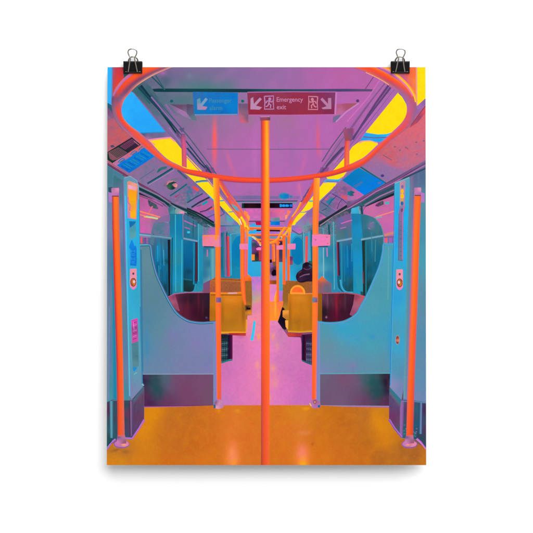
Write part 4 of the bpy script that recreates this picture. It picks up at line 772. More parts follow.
I = shield(eR, P('315.8,324 315.8,405 389.6,405 391.2,374 394,300'), [(390,250,'#4aa0b4'),(388,270,'#48a0b4'),(380,290,'#4a98ac'),(388,300,'#4a9cac'),(372,305,'#50a0b0'),(385,330,'#3c9cc0'),(365,330,'#40a0bc'),(370,345,'#4aa0b0'),(355,335,'#30a4cc'),(340,330,'#34a4cc'),(325,330,'#5098a8'),(325,350,'#6890a0'),(345,352,'#5c98a8'),(335,368,'#7088a8'),(360,368,'#5f90a8'),(385,365,'#5c90a4'),(350,370,'#6c84a8'),(318,380,'#8a80c0')],
    [(345,330,10,6,'#2ca4cc',.3),(372,337,4,3,'#2a90c8',.5),(389,345,2,24,'#2c94d0',.5),(352,366,6,4,'#8878b4',.5),(330,345,8,8,'#6c8c98',.4)], 'turquoise seat screen on the right with a curved upper edge', ['#1f8cb0','#46b4dc','#7a80b0','#28a4d4'])
I.line(P('392.8,250 392,300 390.6,372'), 1.2, '#2a9cd4'); I.line(P('388.6,247 387.8,300'), .5, '#6aa8b4')
I.fill(P('319.6,374.2 390.4,373.8 389.6,405.6 319.6,405.6'), [(322,378,'#6a6078'),(335,385,'#705878'),(345,380,'#7c5070'),(355,382,'#745678'),(365,378,'#3c6470'),(372,382,'#1c5c54'),(378,392,'#184c48'),(386,380,'#2a1430'),(388,392,'#2c2044'),(340,400,'#74587a'),(358,400,'#704c70'),(366,403,'#643c60'),(385,403,'#5c2c54')],
    mot=[('#7c5a78',5,.15)], blobs=[(375,388,7,14,'#24505a',.7),(386,384,2.5,9,'#28102c',.7)], step=1.2)
I.ribbon(P('315.8,322.5 315.8,406'), P('319.6,323 319.6,406'), ['#9a7cc8','#8084c0','#7a90bc'], sm=False); I.line(P('319.6,374 390.6,373.4'), .8, '#5aa4b8')
I.line(P('316,406.2 345,406.6 365,406.8 389.4,407.2'), (1.6,2), ['#7a2a60','#c070c0','#8a90b0']); I.done()

# --- orange floor of the vestibule
I = Ink('printed_vestibule_floor', label='shiny orange floor in front of the aisle')
I.fill(P('107.2,446 132,438 144,420 144,408 180,407.2 216,405.8 262,405.6 317,405.6 345,407.2 389,408.2 389.4,420 402,438 425.8,448 425.8,465 107.2,465'),
    [(109,460,'#e48c14'),(120,462,'#e08c16'),(112,452,'#b0702a'),(125,452,'#b8722c'),(140,462,'#d87c1c'),(147,430,'#e08a14'),(155,412,'#e08c10'),(165,414,'#d47c18'),(150,445,'#d8841a'),(172,412,'#c06c24'),(160,440,'#c46c22'),(172,425,'#c46a26'),(175,445,'#c46a24'),(170,460,'#d46c1c'),(190,415,'#c06c24'),(200,425,'#cc6c20'),(195,445,'#c8681e'),(210,440,'#d46c20'),(205,460,'#dc7420'),(213,425,'#c86c22'),(219,425,'#dc7428'),(225,415,'#dc7820'),(240,420,'#e07828'),(222,435,'#de7428'),(250,440,'#de7028'),(257,460,'#dc7228'),(255,412,'#dc7424'),
     (272,415,'#dc7424'),(285,430,'#e07428'),(275,455,'#dc7022'),(300,415,'#d88820'),(292,440,'#dc7424'),(318,420,'#d07420'),(315,440,'#d4701f'),(322,455,'#dc7420'),(335,412,'#c87018'),(345,420,'#c06820'),(350,440,'#c86c20'),(345,460,'#d06c20'),(365,415,'#b8682a'),(368,440,'#bc6820'),(375,418,'#d88818'),(382,425,'#e08c14'),(385,440,'#dc8414'),(365,460,'#cc6c1e'),(380,460,'#b06424'),(400,450,'#a8642a'),(395,460,'#c07020'),(415,455,'#a0582c'),(423,462,'#cc7a20'),(410,462,'#b06a28'),(390,412,'#c87820')],
    mot=[('#e8941a',7,.14),('#c06a2a',4,.06),('#f08a20',2.2,.12),('#a85c26',1.95,.1)],
    blobs=[(232.5,458,8,15,'#ff8c38',.9),(233,455,4.4,10,'#ff8c6c',.8),(233,430,10,26,'#e87a34',.45),(232,452,2,4,'#ffa040',.5),(234,463,3,5,'#ff9c20',.7),(302.6,459,8.5,14,'#ff8a34',.9),(302,452,5,8,'#ff8474',.8),(302,430,10,24,'#e47a34',.35),(303,458,3,3,'#ff9c40',.6),(303,464,4,4,'#ffae10',.9),(304,433,7,2.5,'#f0905c',.4),(233,444,4,4,'#ff8048',.4),(312.5,444,1.4,1.6,'#b8541c',.7),(237.6,411,3,2,'#f09820',.7),(150,418,6,9,'#e89010',.5),(157,411,7,3,'#e48c14',.5),(143,433,5,8,'#e48c16',.5),(378,422,5,12,'#e48c14',.45,-20),(388,438,4,9,'#d8861a',.4,-30),(168,418,5,10,'#bc6828',.35),(363,430,7,16,'#b86826',.3),(306,408.6,4,1.6,'#f89c10',.8),(219,411,2,2,'#e89418',.7),(126,452,4,2,'#8a5834',.5),(116,450,5,1.4,'#6a4038',.5,-18)], step=.9)
I.done()

# --- doorposts, left
I = Ink('printed_doorpost', label='grey and turquoise door post on the left with an emergency door release')
I.fill(P('107.2,165.5 124,177 126,300 132,402 144,387 144,420 132,439 114.5,439.6 107.2,448'), [(109,180,'#3a7884'),(110,210,'#7088b0'),(110,230,'#7c86b0'),(108,260,'#5a80a0'),(112,300,'#6e80a0'),(110,320,'#5f8898'),(108,350,'#7a80b0'),(112,350,'#2c7ca0'),(114,390,'#2a8c94'),(109,395,'#4a98ac'),(122,200,'#6a7c9c'),(122,260,'#48749c'),(126,320,'#5c8098'),(127,370,'#6c80a4'),(120,180,'#48809c')],
    mot=[('#5a9098',1.6,.3,40),('#7c80b4',1.8,.3,40)], step=1.2)
I.fill(P('114,176 123.6,182 124.6,230 119,230 112,230'), [(117,180,'#36747c'),(115,200,'#2c7c8c'),(121,190,'#6a6c94'),(122,210,'#7c7cac')], mot=[('#4a8a94',1.4,.3,40)], step=1.1)
I.ribbon(P('122.4,180 123.6,240 126.4,307 130.2,400'), P('126.2,178 127.4,240 130.4,307 134.6,396'), [(0,['#5a6a8c','#8a72a4','#6aa0b0']),(.3,['#5a7098','#a468b8','#7a78b8']),(.55,['#5a7a98','#9070b0','#7c84b0']),(1,['#5a7088','#9a7cb8','#7f88b0'])])
I.ribbon(P('107.2,307 107.2,400'), P('110,307 109,400'), ['#5c8898','#7a86b4'], sm=False)
I.ribbon(P('111.6,250 112.6,307 113.4,400'), P('113.4,250 115,307 117,400'), ['#3a8ca4','#1c84b0','#2a88a4'], sm=False)
I.fill(P('124,178.4 129,176.8 136,181.4 138,186 138.4,196 139.4,245 140.2,307 142.4,387 133,399.6 129.4,396 128.2,340 126.8,280 124.8,210'), [(126,182,'#48a0bc'),(132,179,'#7890a8'),(137,190,'#50a8c4'),(127,210,'#28b4e8'),(137,220,'#24b0e4'),(130,250,'#2cb0e4'),(134,270,'#30aad4'),(130,300,'#34b0dc'),(138,300,'#38a4c4'),(134,312,'#38b0d4'),(138,340,'#58a0b8'),(130,345,'#60a0b0'),(134,370,'#5c9cb4'),(138,380,'#6a94b0'),(131,390,'#8084b0')], mot=[('#30a0cc',2,.2,14)], step=1)
I.line(P('124.4,178.4 130,176.8 136.4,181 138.2,186 138.4,200'), 1.0, ['#8a80a8','#6cc0d8']); I.line(P('125.2,196 126.8,260 128.2,320 130,396'), .8, '#58c4e8')
I.line(P('140.4,307 142.6,386'), .9, '#3a84a8'); I.line(P('142.4,384 143.8,386'), 1.4, '#80b8c8')
I.done()
I = Ink('printed_door_sill', label='dark foot of the left door post')
I.fill(P('107.2,402.8 113,400 132,400.2 143.9,387 144,419.6 132,438.6 124,438 114,440 107.2,446'), [(109,410,'#5a2450'),(110,425,'#2a5a68'),(112,430,'#3a7080'),(109,438,'#1a5050'),(117,410,'#185c6c'),(116,430,'#1c4c60'),(127,405,'#205058'),(125,420,'#1c4850'),(129,415,'#7a2c5c'),(131,430,'#5a3c68'),(137,410,'#5a4a70'),(140,400,'#6a4868'),(140,415,'#6c3c60'),(134,425,'#6a4470'),(126,434,'#34506c')],
    mot=[('#4a2c54',2,.25,4)], step=.9)
I.ribbon(P('110.4,401 111,438'), P('113,401 113,438'), ['#4a8ca0','#6aa0b4','#3a7c90'], sm=False); I.ribbon(P('129.6,401 130.6,436'), P('132.6,401 132.4,436'), ['#4a2448','#8a6a98','#5a4a74'], sm=False)
I.ribbon(P('143.8,387 133.4,400.6'), P('143.9,394 133.4,405'), ['#3c7484','#5a5a78','#6a4868'], sm=False); I.line(P('112.6,400.4 132.8,400'), .8, '#5a7c98')
I.line(P('144.6,419.6 139,429 132.6,438.4 122,438'), 1.7, ['#8a6ad0','#e078b8','#b05ac0'], False); I.line(P('116,439.2 111,443.4 107.2,449'), 1.6, ['#c080d8','#a060d0']); I.line(P('107.2,446 112,441'), .8, '#1a4048')
I.done()
I = Ink('printed_pole_mount', label='dark mount behind the left pole bracket'); I.fill(P('108.6,188 112,187.6 112,194 109,194'), '#2f4c66'); I.done()
I = Ink('printed_pole_mount', label='dark mount behind the right pole bracket'); I.fill(P('420.8,188.6 424.4,189.4 424.4,195 421,195'), '#3c4870'); I.done()
# door release and its notices, left
D = Ink('printed_door_notice', label='yellow notice at the top of the left post')
D.fill(P('127.6,182.4 129,181.6 137,184.6 137.4,188 136,219.4 128,218'), [(129,184,'#e08c70'),(133,185,'#f0a090'),(136,195,'#d88a40'),(129,200,'#e080a0'),(129,215,'#d080b8'),(135,216,'#e88c80')], step=.8)
D.fill(P('129.4,190 135.8,190.6 135.2,218.4 131,217.6 130.6,212 128.6,211 129,205 128,197'), [(132,192,'#ffa020'),(134,200,'#f8b010'),(131,205,'#f0a824'),(133,213,'#ffb808'),(130,209,'#f08a50')], mot=[('#ff9a28',1.6,.4,2)], step=.6)
D.fill(P('128.4,185.4 136,188 135.8,190.6 128.6,188.6'), [(130,187,'#f0a8c8'),(135,189,'#e8a0b8')], step=.8); D.line(P('127.8,197 128,203 130,205 129.6,211'), 1.1, '#d070b0'); D.done()
D = Ink('printed_door_notice', label='grey notice with a dark blue triangle')
D.fill(P('129.4,221.6 135.6,221.8 135.8,237.4 130.4,239.4 129.6,233'), [(131,224,'#4a9cc0'),(133,230,'#4898a8'),(134,235,'#5aa4b0')], step=.8); D.fill(P('129.4,221.8 135.6,222 134,224.6 130,228'), '#1572b0'); D.done()
D = Ink('printed_door_notice', label='blue upright arrow and lettering on the left post')
D.fill(P('131.8,240.4 133.4,244.4 134,246.6 135.6,246.2 136.2,249 136.4,262 136,266 130.4,265.4 130.2,249.8 129.4,247'), [(132,243,'#1488e0'),(133,255,'#1278d4'),(134,263,'#147ad8')], step=1)
for k in range(4):
    y = 250.2 + k * 3.9
    for a in ((131.4,y,134.8,y),(131.4,y+1.4,134.8,y+1.5)) if k % 2 else ((131.4,y,131.4,y+2.4),(131.4,y+1.2,134.8,y+1.2),(134.8,y,134.8,y+2.4)): D.line([(a[0],a[1]),(a[2],a[3])], .5, '#2c94e0')
D.fill(P('129.8,249 131,250.6 130.6,264 129.8,262'), '#2a9ce0'); D.done()
def release(cx, cy, label, flip=1):
    D = Ink('printed_door_release', label=label)
    D.fill([(cx-3*1,cy-13),(cx+2.8,cy-13.2),(cx+2.9,cy+3)] + ell(cx,cy+1.5,3.1,5.2,14,10,170) + [(cx-3.1,cy+1)], [(cx-2,cy-10,'#f090a0'),(cx+2,cy-8,'#f094b0'),(cx,cy+5,'#f080b8'),(cx-2,cy,'#f09ab0')], step=.9)
    o = D.done(); B = Ink('button', o); B.fill(ell(cx,cy,2.5,3.9), [(cx-1,cy-2,'#d86c28'),(cx+1,cy+2,'#f08018'),(cx-1,cy+3,'#8a4c30'),(cx+1,cy-2,'#a85828')], step=.6); B.line(ell(cx,cy,2.6,4,20), .5, '#6a4438'); B.fill(ell(cx+.7*flip,cy-.6,.8,1.2,10), '#e8c8d8'); B.fill(ell(cx,cy-8.6,.7,.9,8), '#5a4a58'); B.done()
release(133.4, 282.6, 'pink tag with an orange button on the left post')
D = Ink('printed_door_notice', label='magenta sticker with faint lines of print')
D.fill(P('131.8,320.6 137.4,318.8 138,341.6 132.6,343.8'), [(134,322,'#d84ab0'),(135,330,'#a84890'),(135,340,'#d050a8')], mot=[('#8a4a88',1.5,.35)], step=.7)
for k in range(7): D.line(P(f'133,{323.4+k*2.7} 136.8,{322.2+k*2.7}'), .45, '#e878c8' if k % 2 else '#8a2c70')
D.line(P('133.4,321.8 134.2,330'), .5, '#f080d0'); D.done()
D = Ink('printed_door_notice', label='grey green plate with a blue triangle')
D.fill(P('132.4,344 138,342 138.6,366 133.2,368'), [(134,348,'#4c8494'),(137,356,'#4a7c8c'),(134,364,'#588c98')], mot=[('#6a98a4',1.4,.3)], step=.8); D.fill(P('133,367.6 137.4,367.8 134,371.8'), '#1d90d8'); D.line(P('134,374.6 137.4,372.6'), .8, '#70b8c0'); D.done()

# --- doorposts, right
I = Ink('printed_doorpost', label='turquoise door post on the right with an emergency door release')
I.fill(P('425.8,170 409.5,177.4 407,230 405,300 403.4,402 389.6,388 389.2,419.6 402,438 416,439.2 425.8,448'), [(424,178,'#4a6c90'),(418,178,'#4c5c84'),(412,180,'#6c6c90'),(423,200,'#489cac'),(423,230,'#3c94b0'),(424,260,'#48a0b8'),(422,300,'#5090a0'),(423,340,'#4890ac'),(424,380,'#5c90b0'),(411,200,'#7c7098'),(410,230,'#508c9c'),(408,260,'#4e90a0'),(407,300,'#7c84b0'),(407,340,'#7088a8'),(405,370,'#6488a4'),(405,395,'#8080b8')],
    mot=[('#4a9cb4',1.6,.3,40),('#6c80b0',2.2,.25,40)], step=1.2)
I.ribbon(P('409.4,178 407.2,230 405.6,307 403.6,398'), P('414.6,176 413.2,230 410.8,307 407.8,398'), [(0,['#5c7898','#806a98','#5a6488']),(.4,['#58989c','#4c8ea4','#8c74b0']),(1,['#6aa0a8','#6c88a8','#9c70b0'])])
I.fill(P('395,183.4 402,180.6 409.2,177.6 409.4,186 407.2,230 405.4,307 403.4,386 400.8,400.2 389.8,388.4 391,350 392.2,307 394.2,240'), [(396,187,'#38b0dc'),(406,181,'#6a98a8'),(408,190,'#38a8d0'),(396,210,'#24a4e0'),(405,220,'#20b0ec'),(397,240,'#28a0e0'),(405,250,'#1cb0f0'),(395,270,'#34a4d0'),(404,280,'#3ca4cc'),(394,300,'#2c9cd8'),(402,310,'#3ca8cc'),(393,330,'#4c9cb8'),(400,345,'#3ca4cc'),(393,365,'#4c98b8'),(399,375,'#5090b0'),(392,385,'#9888b8'),(400,390,'#7484b4')], mot=[('#34a8d4',2,.2,14)], step=1)
I.line(P('394.8,186 394.2,240 392.2,307 390.2,386'), 1.0, ['#1c80c8','#50b0d8']); I.line(P('395,183.6 402,180.8 409.2,177.8'), .8, '#8ab0c0'); I.done()
I = Ink('printed_door_sill', label='dark foot of the right door post')
I.fill(P('389.4,388 400.6,400 414,401 425.8,402.8 425.8,447 417,439 402,437.6 389.2,419.4'), [(391,400,'#5a4c70'),(395,408,'#5a4474'),(392,415,'#7a3060'),(397,420,'#783c68'),(400,405,'#6a5a80'),(404,410,'#5c2c60'),(406,425,'#1c5860'),(405,435,'#2a6874'),(415,410,'#146c80'),(417,425,'#106080'),(420,435,'#1c4c54'),(424,410,'#4a1c50'),(424,430,'#5a2c58')],
    mot=[('#4a3060',2,.25,4)], step=.9)
I.ribbon(P('400.2,400.4 399.8,436.4'), P('403.6,400.6 402.2,437'), ['#8a6aa4','#a060a8','#6a5a90'], sm=False); I.ribbon(P('420,402 419.2,434'), P('422,402 421.6,434'), ['#2a7090','#8090c0','#3a4a78'], sm=False)
I.ribbon(P('389.6,387.6 400.8,400.6'), P('389.4,394 400.2,407'), ['#2a7c90','#3c7484','#6a5a78'], sm=False)
I.line(P('388.8,419.4 394,428 401.6,437.4'), 1.6, ['#6a50b0','#c070d0']); I.line(P('402,401.4 414,401.6 425.8,403'), .8, '#5a8cb0'); I.line(P('416.4,438.6 420.6,442.4 425.8,448.6'), 1.7, ['#e884d8','#b060d0'])
for q in range(12):
    x_, y_ = 403.5 + random.random() * 3.5, 424 + random.random() * 12; I.fill(ell(x_, y_, .45, .35, 6), random.choice(['#3a8088','#5a6090','#246870']))
for q in range(9):
    x_, y_ = 412.5 + random.random() * 5, 428 + random.random() * 9; I.fill(ell(x_, y_, .45, .35, 6), random.choice(['#3a8890','#6a70a0','#2a7880']))
I.done()
D = Ink('printed_door_notice', label='narrow strip with yellow lights on the right post')
D.fill(P('400.4,182.6 405,181.2 404.6,208 403.2,212 402.6,261 398.2,261 399,212 400,208'), [(402,186,'#c088a0'),(402,195,'#78a0b0'),(402,215,'#8f6aa0'),(401,235,'#6a7098'),(400,258,'#6c7c94')], mot=[('#4a9cb0',1.4,.3,3)], step=.7)
for y_, c, r in ((187,'#7a6aa4',1.0),(191.6,'#ffb820',1.4),(196.4,'#ffc010',1.7),(200.4,'#e09a50',1.2),(203.6,'#2868a0',1.2),(210.5,'#7a4a70',1.1)): D.fill(ell(402.4 - (y_ - 187) * .02, y_, r * .85, r * 1.3, 14), c)
for k in range(9): D.line(P(f'400,{222+k*4.2} 401.4,{222.6+k*4.2}'), .6, '#66608e')
D.line(P('400.6,182.6 400.2,206'), .5, '#e08a90'); D.line(P('404.6,181.6 404.2,206 402.6,214 402.4,260'), .5, '#d070a8'); D.line(P('398.9,214 398.5,260.6 402.4,260.8'), .5, '#4a6c98'); D.done()
release(399.6, 283.2, 'pink tag with an orange button on the right post', -1)
D = Ink('printed_keyhole'); D.fill(ell(397.4,340.2,1.9,4.4), '#9a98a8'); D.fill(ell(397.4,340.2,1.3,3.6), [(397,338,'#8a4030'),(397.6,341,'#e08a78'),(397,343,'#6a3020')], step=.5); D.done()

# --- hanging signs
G = Ink('printed_hanging_sign', label='blue passenger alarm sign with an arrow')
G.fill(P('193,92.2 237.6,93 237.4,114.8 194.6,115.2'), [(196,95,'#2f6cb0'),(215,95,'#1a70c0'),(235,95,'#0c74c8'),(196,112,'#1478b8'),(215,108,'#0c78c4'),(230,105,'#0a80d0'),(222,112,'#1068bc')], mot=[('#0c84cc',4,.35),('#2a68b0',3,.25)], step=1.2)
G.line(P('194.6,115 237.4,114.6'), 1.0, '#7c8cb8'); g = G.done()
L = Ink('lettering', g); L.text('Passenger', 208.8, 102.6, 6.1, '#3f86ac', .93, bold=.012); L.text('alarm', 209.4, 110, 6.1, '#3f86ac', .95, bold=.012); L.done()
L = Ink('arrow', g); L.line(P('206.6,98.6 200.4,106.2'), 2.3, '#7a9cc0'); L.fill(P('197.2,99.8 199.8,98.6 200.2,106.4 206.8,107.2 205.4,109.4 197.6,109.4'), [(198,101,'#5a98a8'),(199,108,'#9a8cb8'),(205,108,'#c080a8')], step=.9); L.done()
G = Ink('printed_hanging_sign', label='maroon emergency exit sign with an arrow and a running figure')
G.fill(P('247.6,92.8 267,92.2 336.6,92.4 335.4,114.8 248.8,114.6'), [(250,94,'#8c3c58'),(262,98,'#8a2c4c'),(280,95,'#943a58'),(300,98,'#96304c'),(325,96,'#84305c'),(333,100,'#7c4070'),(255,112,'#98283c'),(285,112,'#922c44'),(310,112,'#9a3044'),(330,112,'#84284c')], mot=[('#a02c48',4,.3),('#7c3050',3,.25)], step=1.2)
G.line(P('247.4,92.3 290,91.8 336.8,92'), .8, '#b068a8'); G.line(P('336.4,92.4 335.2,115'), 1.4, '#c87cc0'); G.line(P('249,115.2 290,115.4 335.4,114.8'), .9, '#bc68a8'); g = G.done()
L = Ink('lettering', g); L.text('Emergency', 276.3, 101.7, 6.5, '#c481a8', .93, bold=.01); L.text('exit', 276.6, 109.3, 6.5, '#c481a8', .95, bold=.01); L.done()
def arrow(pts, stem, c):
    L = Ink('arrow', g); L.line(stem, 2.3, c); L.fill(pts, c); L.done()
arrow(P('251,98.8 253,97.4 253.6,105.4 261.6,107.4 259.4,109.4 250.6,109.2'), P('260.8,98.4 253.4,106.4'), '#bc88b0')
arrow(P('322,108 328.4,106.2 328.4,98.4 331,98.4 331.2,108.8 323,108.9'), P('321.4,98.6 328.8,106.6'), '#b87ca4')
def runner(cx, cy, c, flip):
    L = Ink('running_figure', g, 'running figure in a doorway'); k = flip
    fr = [(cx - 4.6 * k, cy - 6.4), (cx + 4.6 * k, cy - 6.8), (cx + 4.2 * k, cy - 1), (cx + 4.8 * k, cy + 6.4), (cx - 4.6 * k, cy + 6.4), (cx - 4.0 * k, cy)]
    L.line(fr + [fr[0]], .9, c)
    L.fill(ell(cx + .8 * k, cy - 3.8, 1.1, 1.1, 12), c)
    for q in ([(cx + .4 * k, cy - 2.4), (cx - .2 * k, cy + 1)], [(cx + .4 * k, cy - 2), (cx + 2.6 * k, cy - .6), (cx + 3.2 * k, cy - 2)], [(cx + .2 * k, cy - 2), (cx - 2.2 * k, cy - 1.6), (cx - 2.8 * k, cy + .4)],
              [(cx - .2 * k, cy + .8), (cx + 1.8 * k, cy + 2.4), (cx + 1.4 * k, cy + 5.2)], [(cx - .2 * k, cy + .8), (cx - 1.2 * k, cy + 3.2), (cx - 3.4 * k, cy + 4)]): L.line(q, .95, c)
    L.done()
runner(269, 102.8, '#b884b8', 1) ; runner(313.2, 103.2, '#d08098', -1)

# --- handrails: overhead ones first, then poles
OR, OR2, RD, YL, PU = '#ff7a2a', '#ff5c2c', '#e8442c', '#ffae28', '#9a6080'
H = Ink('printed_handrail', label='orange rails running away overhead on the left')
H.ribbon(P('216,180 224,193 232,203.5 239.5,215 243.6,222 245,232'), P('221.5,180.5 229,193 236,202.5 243.6,213.5 248.4,222 249,232'), [(0,['#ffa030','#f05c30','#b84878']),(.3,['#ff8a2c','#f4503c','#c85078','#ff7030']),(.7,['#ff6c30','#d86088','#ff7040']),(1,['#ff9030','#ffc020','#ff7030'])])
H.ribbon(P('226.6,198.4 233,208 239.6,219.6 240.6,232'), P('229.4,197.4 237,207.5 242.6,218 244.2,232'), [(0,['#f05038','#d05a80']),(.6,['#f06a40','#ff7a30']),(1,['#ff8a2c','#ff7030'])])
H.line(P('241,217 244.8,223.6 246,232'), 1.8, ['#ffe020','#ffd820']); H.line(P('239.4,219 241.4,225'), .8, '#e8f0e8')
H.fill(P('231.5,204.5 237,207.8 239.5,211 236.5,210.8'), [(235,208,'#50b0b8'),(238,210,'#7a90c0')], step=.7)
H.done()
H = Ink('printed_handrail', label='orange rails running away overhead on the right')
H.ribbon(P('312.8,182.4 308,193 303,201.6 299,209 291.6,218 288,226 287,232'), P('316.6,183 312.4,192 308,201.4 303,209 295.4,218 291.4,226 291,232'), [(0,['#e05a50','#f04c2c','#ff6030']),(.35,['#f04c38','#e04c48']),(.5,['#ff8c2c','#f05c38','#b85890']),(.75,['#f8502c','#ff7a28']),(1,['#ff8020','#ffb820'])])
H.ribbon(P('300.5,202.5 296,211 291.8,217'), P('303,202 300,209.8 294.5,217.6'), ['#ffb828','#ff7430','#c85a80'])
H.line(P('306,203.4 297.4,213 292,221'), 1.3, ['#c060a0','#e070a0']); H.done()
H = Ink('printed_handrail', label='orange cross bars of the far carriages')
for y_, a, b_, w_ in ((228.3,244,289,1.8),(230,247,288,1.2),(235.2,248,286,1.6),(240.2,256,284.5,1.9),(243.2,258.6,280,1.5)):
    H.line(P(f'{a},{y_} 266,{y_+.2} {b_},{y_}'), w_, ['#e04a30','#ff7c30','#ff8a30'])
H.line(P('269,230.8 280,231'), 1.4, '#2c1420'); H.line(P('256,230.6 261,230.6'), 1.2, '#2c1420'); H.line(P('250,232.8 253.4,232.8'), 1.4, '#30a8e8'); H.line(P('254,230.8 256.4,230.8'), 1.6, '#20b0f8'); H.line(P('256,233.4 261,233.4'), 1.2, '#b070c8'); H.line(P('269,237.6 276,237.8'), 1.4, '#5a9cb0')
H.line(P('285.5,227.5 281,233.6 277,240.4 270,243.4'), 2.0, ['#ffa828','#ff8430'], True); H.line(P('289.5,228 285,234.6 281.4,238'), 1.6, '#ffb428'); H.line(P('244.4,228 248,235 251.5,236.4'), 1.4, '#ffa030', True); H.line(P('246.6,226 249,230'), 1.4, '#ffc828'); H.line(P('256,239 259.4,243 261,244'), 1.4, '#ffa030')
H.line(P('283.4,237 286,236 288.4,239'), 1.1, '#ff8040', True); H.done()
def pole(A, B, prof, label=None, name='printed_pole'):
    H = Ink(name, label=label); H.ribbon(A, B, prof, sm=len(A) > 2); return H
pole(P('241,229 240.7,262 241.6,292 244.6,305'), P('244.4,229 244.3,262 245,292 246,305'), ['#ff6a28','#ff7c2c','#ff5c34'], 'far left orange pole by the seat handle').done()
pole(P('245.8,229 245.2,250 244.8,277'), P('248.2,229 247.6,250 247.2,277'), [(0,['#ff8430','#ffb428']),(.4,['#d070a0','#ff6030']),(1,['#e86a80','#ff6440'])], 'thin orange pole beside the blue end panel').done()
H = Ink('printed_pole', label='thin far orange poles in the middle of the train')
for a, b_, y0, y1, c in ((272.0,273.6,244,262,['#f06038','#ff7a30']),(276.6,278.6,240,302,['#ff8030','#ff6030']),(282.8,285.2,236,285,['#ff7028','#ff6234'])): H.ribbon([(a,y0),(a + .2,y1)], [(b_,y0),(b_ + .1,y1)], c, sm=False)
H.line(P('271.8,246 274.2,244.6 274.6,262'), 1.0, '#ff8a40'); H.done()
pole(P('288.4,228 287.4,250 287.4,281'), P('290.8,228 289.6,250 289.6,281'), [(0,['#ffb420','#ffc828']),(.3,['#ff6c28','#ff7430']),(1,['#ff5c28','#ff7038'])], 'orange pole left of the seated passenger').done()
for k, (q, lb) in enumerate(((P('240,244.6 247.6,244.2 247.6,249.4 240,249.2'), 'tiny pink sign on the far left pole'), (P('276.8,246.4 283,245.6 283,249.6 276.8,249.6'), 'tiny pink sign in the middle of the train'), (P('287.8,244.6 295.2,244.4 295,249.3 288,249.4'), 'small pink sign on the pole left of the passenger'))):
    D = Ink('printed_pole_sign', label=lb); D.fill(q, [(q[0][0],q[0][1],'#f088a8'),(q[2][0],q[2][1],'#f07cb8')], step=1); D.done()
# hanger rods of the hoop
H = Ink('printed_hanger_rod')
H.ribbon(P('180.6,134 181.8,147 182.2,166.5'), P('184.6,134 185.8,147 186.4,168'), [(0,['#5a4a70','#7a5a88']),(.35,['#a84a78','#d85a88','#c0508c']),(1,['#c85070','#f0604c','#c85888'])]); H.done()
H = Ink('printed_hanger_rod')
H.fill(P('343.4,129.6 352.6,128.6 352.8,137 350,141.4 345.4,141'), [(345,131,'#a05078'),(350,131,'#8a4878'),(348,138,'#a04c58'),(351,136,'#7a5080')], step=.8); H.ribbon(P('345.4,141 344.8,150 344.6,168'), P('349.8,141 349.2,150 349,167.5'), [(0,['#c04460','#f0583c','#d06088']),(1,['#f0503c','#ff7838','#e86a58'])]); H.done()
H = Ink('printed_hanger_rod', label='upright red rod at the top left corner')
H.fill(P('122.4,67 134,67 128,75 121,84 113,95 122.4,80'), [(124,70,'#243c44'),(126,76,'#2c6460'),(122,83,'#3a6468')], step=1); H.ribbon(P('112,67.1 111.6,85 111.6,108'), P('122.6,67.1 122.6,82 116,108'), [(0,['#8a6494','#c43c50','#cc3a4a','#b03c50']),(.4,['#b04a60','#e04038','#d84040']),(1,['#d0483c','#e84c34','#e85038'])]); H.fill(P('107.2,67.1 112,67.1 111.8,100 111.4,105.6 107.2,103.4'), [(109,75,'#30b4ff'),(110,100,'#36b0f8')], step=2)
H.line(P('112,67.1 111.8,88 111.6,104'), .9, '#6a80b0'); H.fill(P('107.2,103.2 111.6,105.8 112.2,113 107.2,108'), [(109,106,'#2a5c74'),(110,110,'#3c5c70')], step=1); H.fill(P('107.2,108 112.2,113 113,119 107.2,114'), [(109,113,'#7c4c78'),(111,116,'#8a5c88')], step=1); H.done()
H = Ink('printed_hanger_rod', label='upright orange rod at the top right corner')
H.fill(P('425.8,67.1 416.8,67.1 417,90 417,107.6 425.8,99.6'), '#ffde18', mot=[('#fed80a',5,.5)], step=3)
H.fill(P('383,67.1 417,67.1 417,108 413,100 406,88 396,76'), [(386,68,'#ff9838'),(395,72,'#e89050'),(402,78,'#a85aa8'),(404,83,'#b058a8'),(408,86,'#f05038'),(407,72,'#e84848'),(411,75,'#ff6030'),(415,80,'#ff9028'),(415,95,'#ff7838'),(410,92,'#ff9830'),(413,70,'#f87838')], mot=[('#ff7a34',2.4,.25,3)], step=.9)
H.line(P('416.9,67.1 416.9,106'), 1.2, '#f0a090'); H.line(P('417,107.4 425.8,99.4'), 1.4, '#a05cb0')
H.fill(P('417.2,106.6 425.8,99 425.8,103.4 415.8,116 415.6,112'), [(420,106,'#a868b8'),(417,112,'#98649c'),(424,103,'#8c609c')], step=1)
H.done()
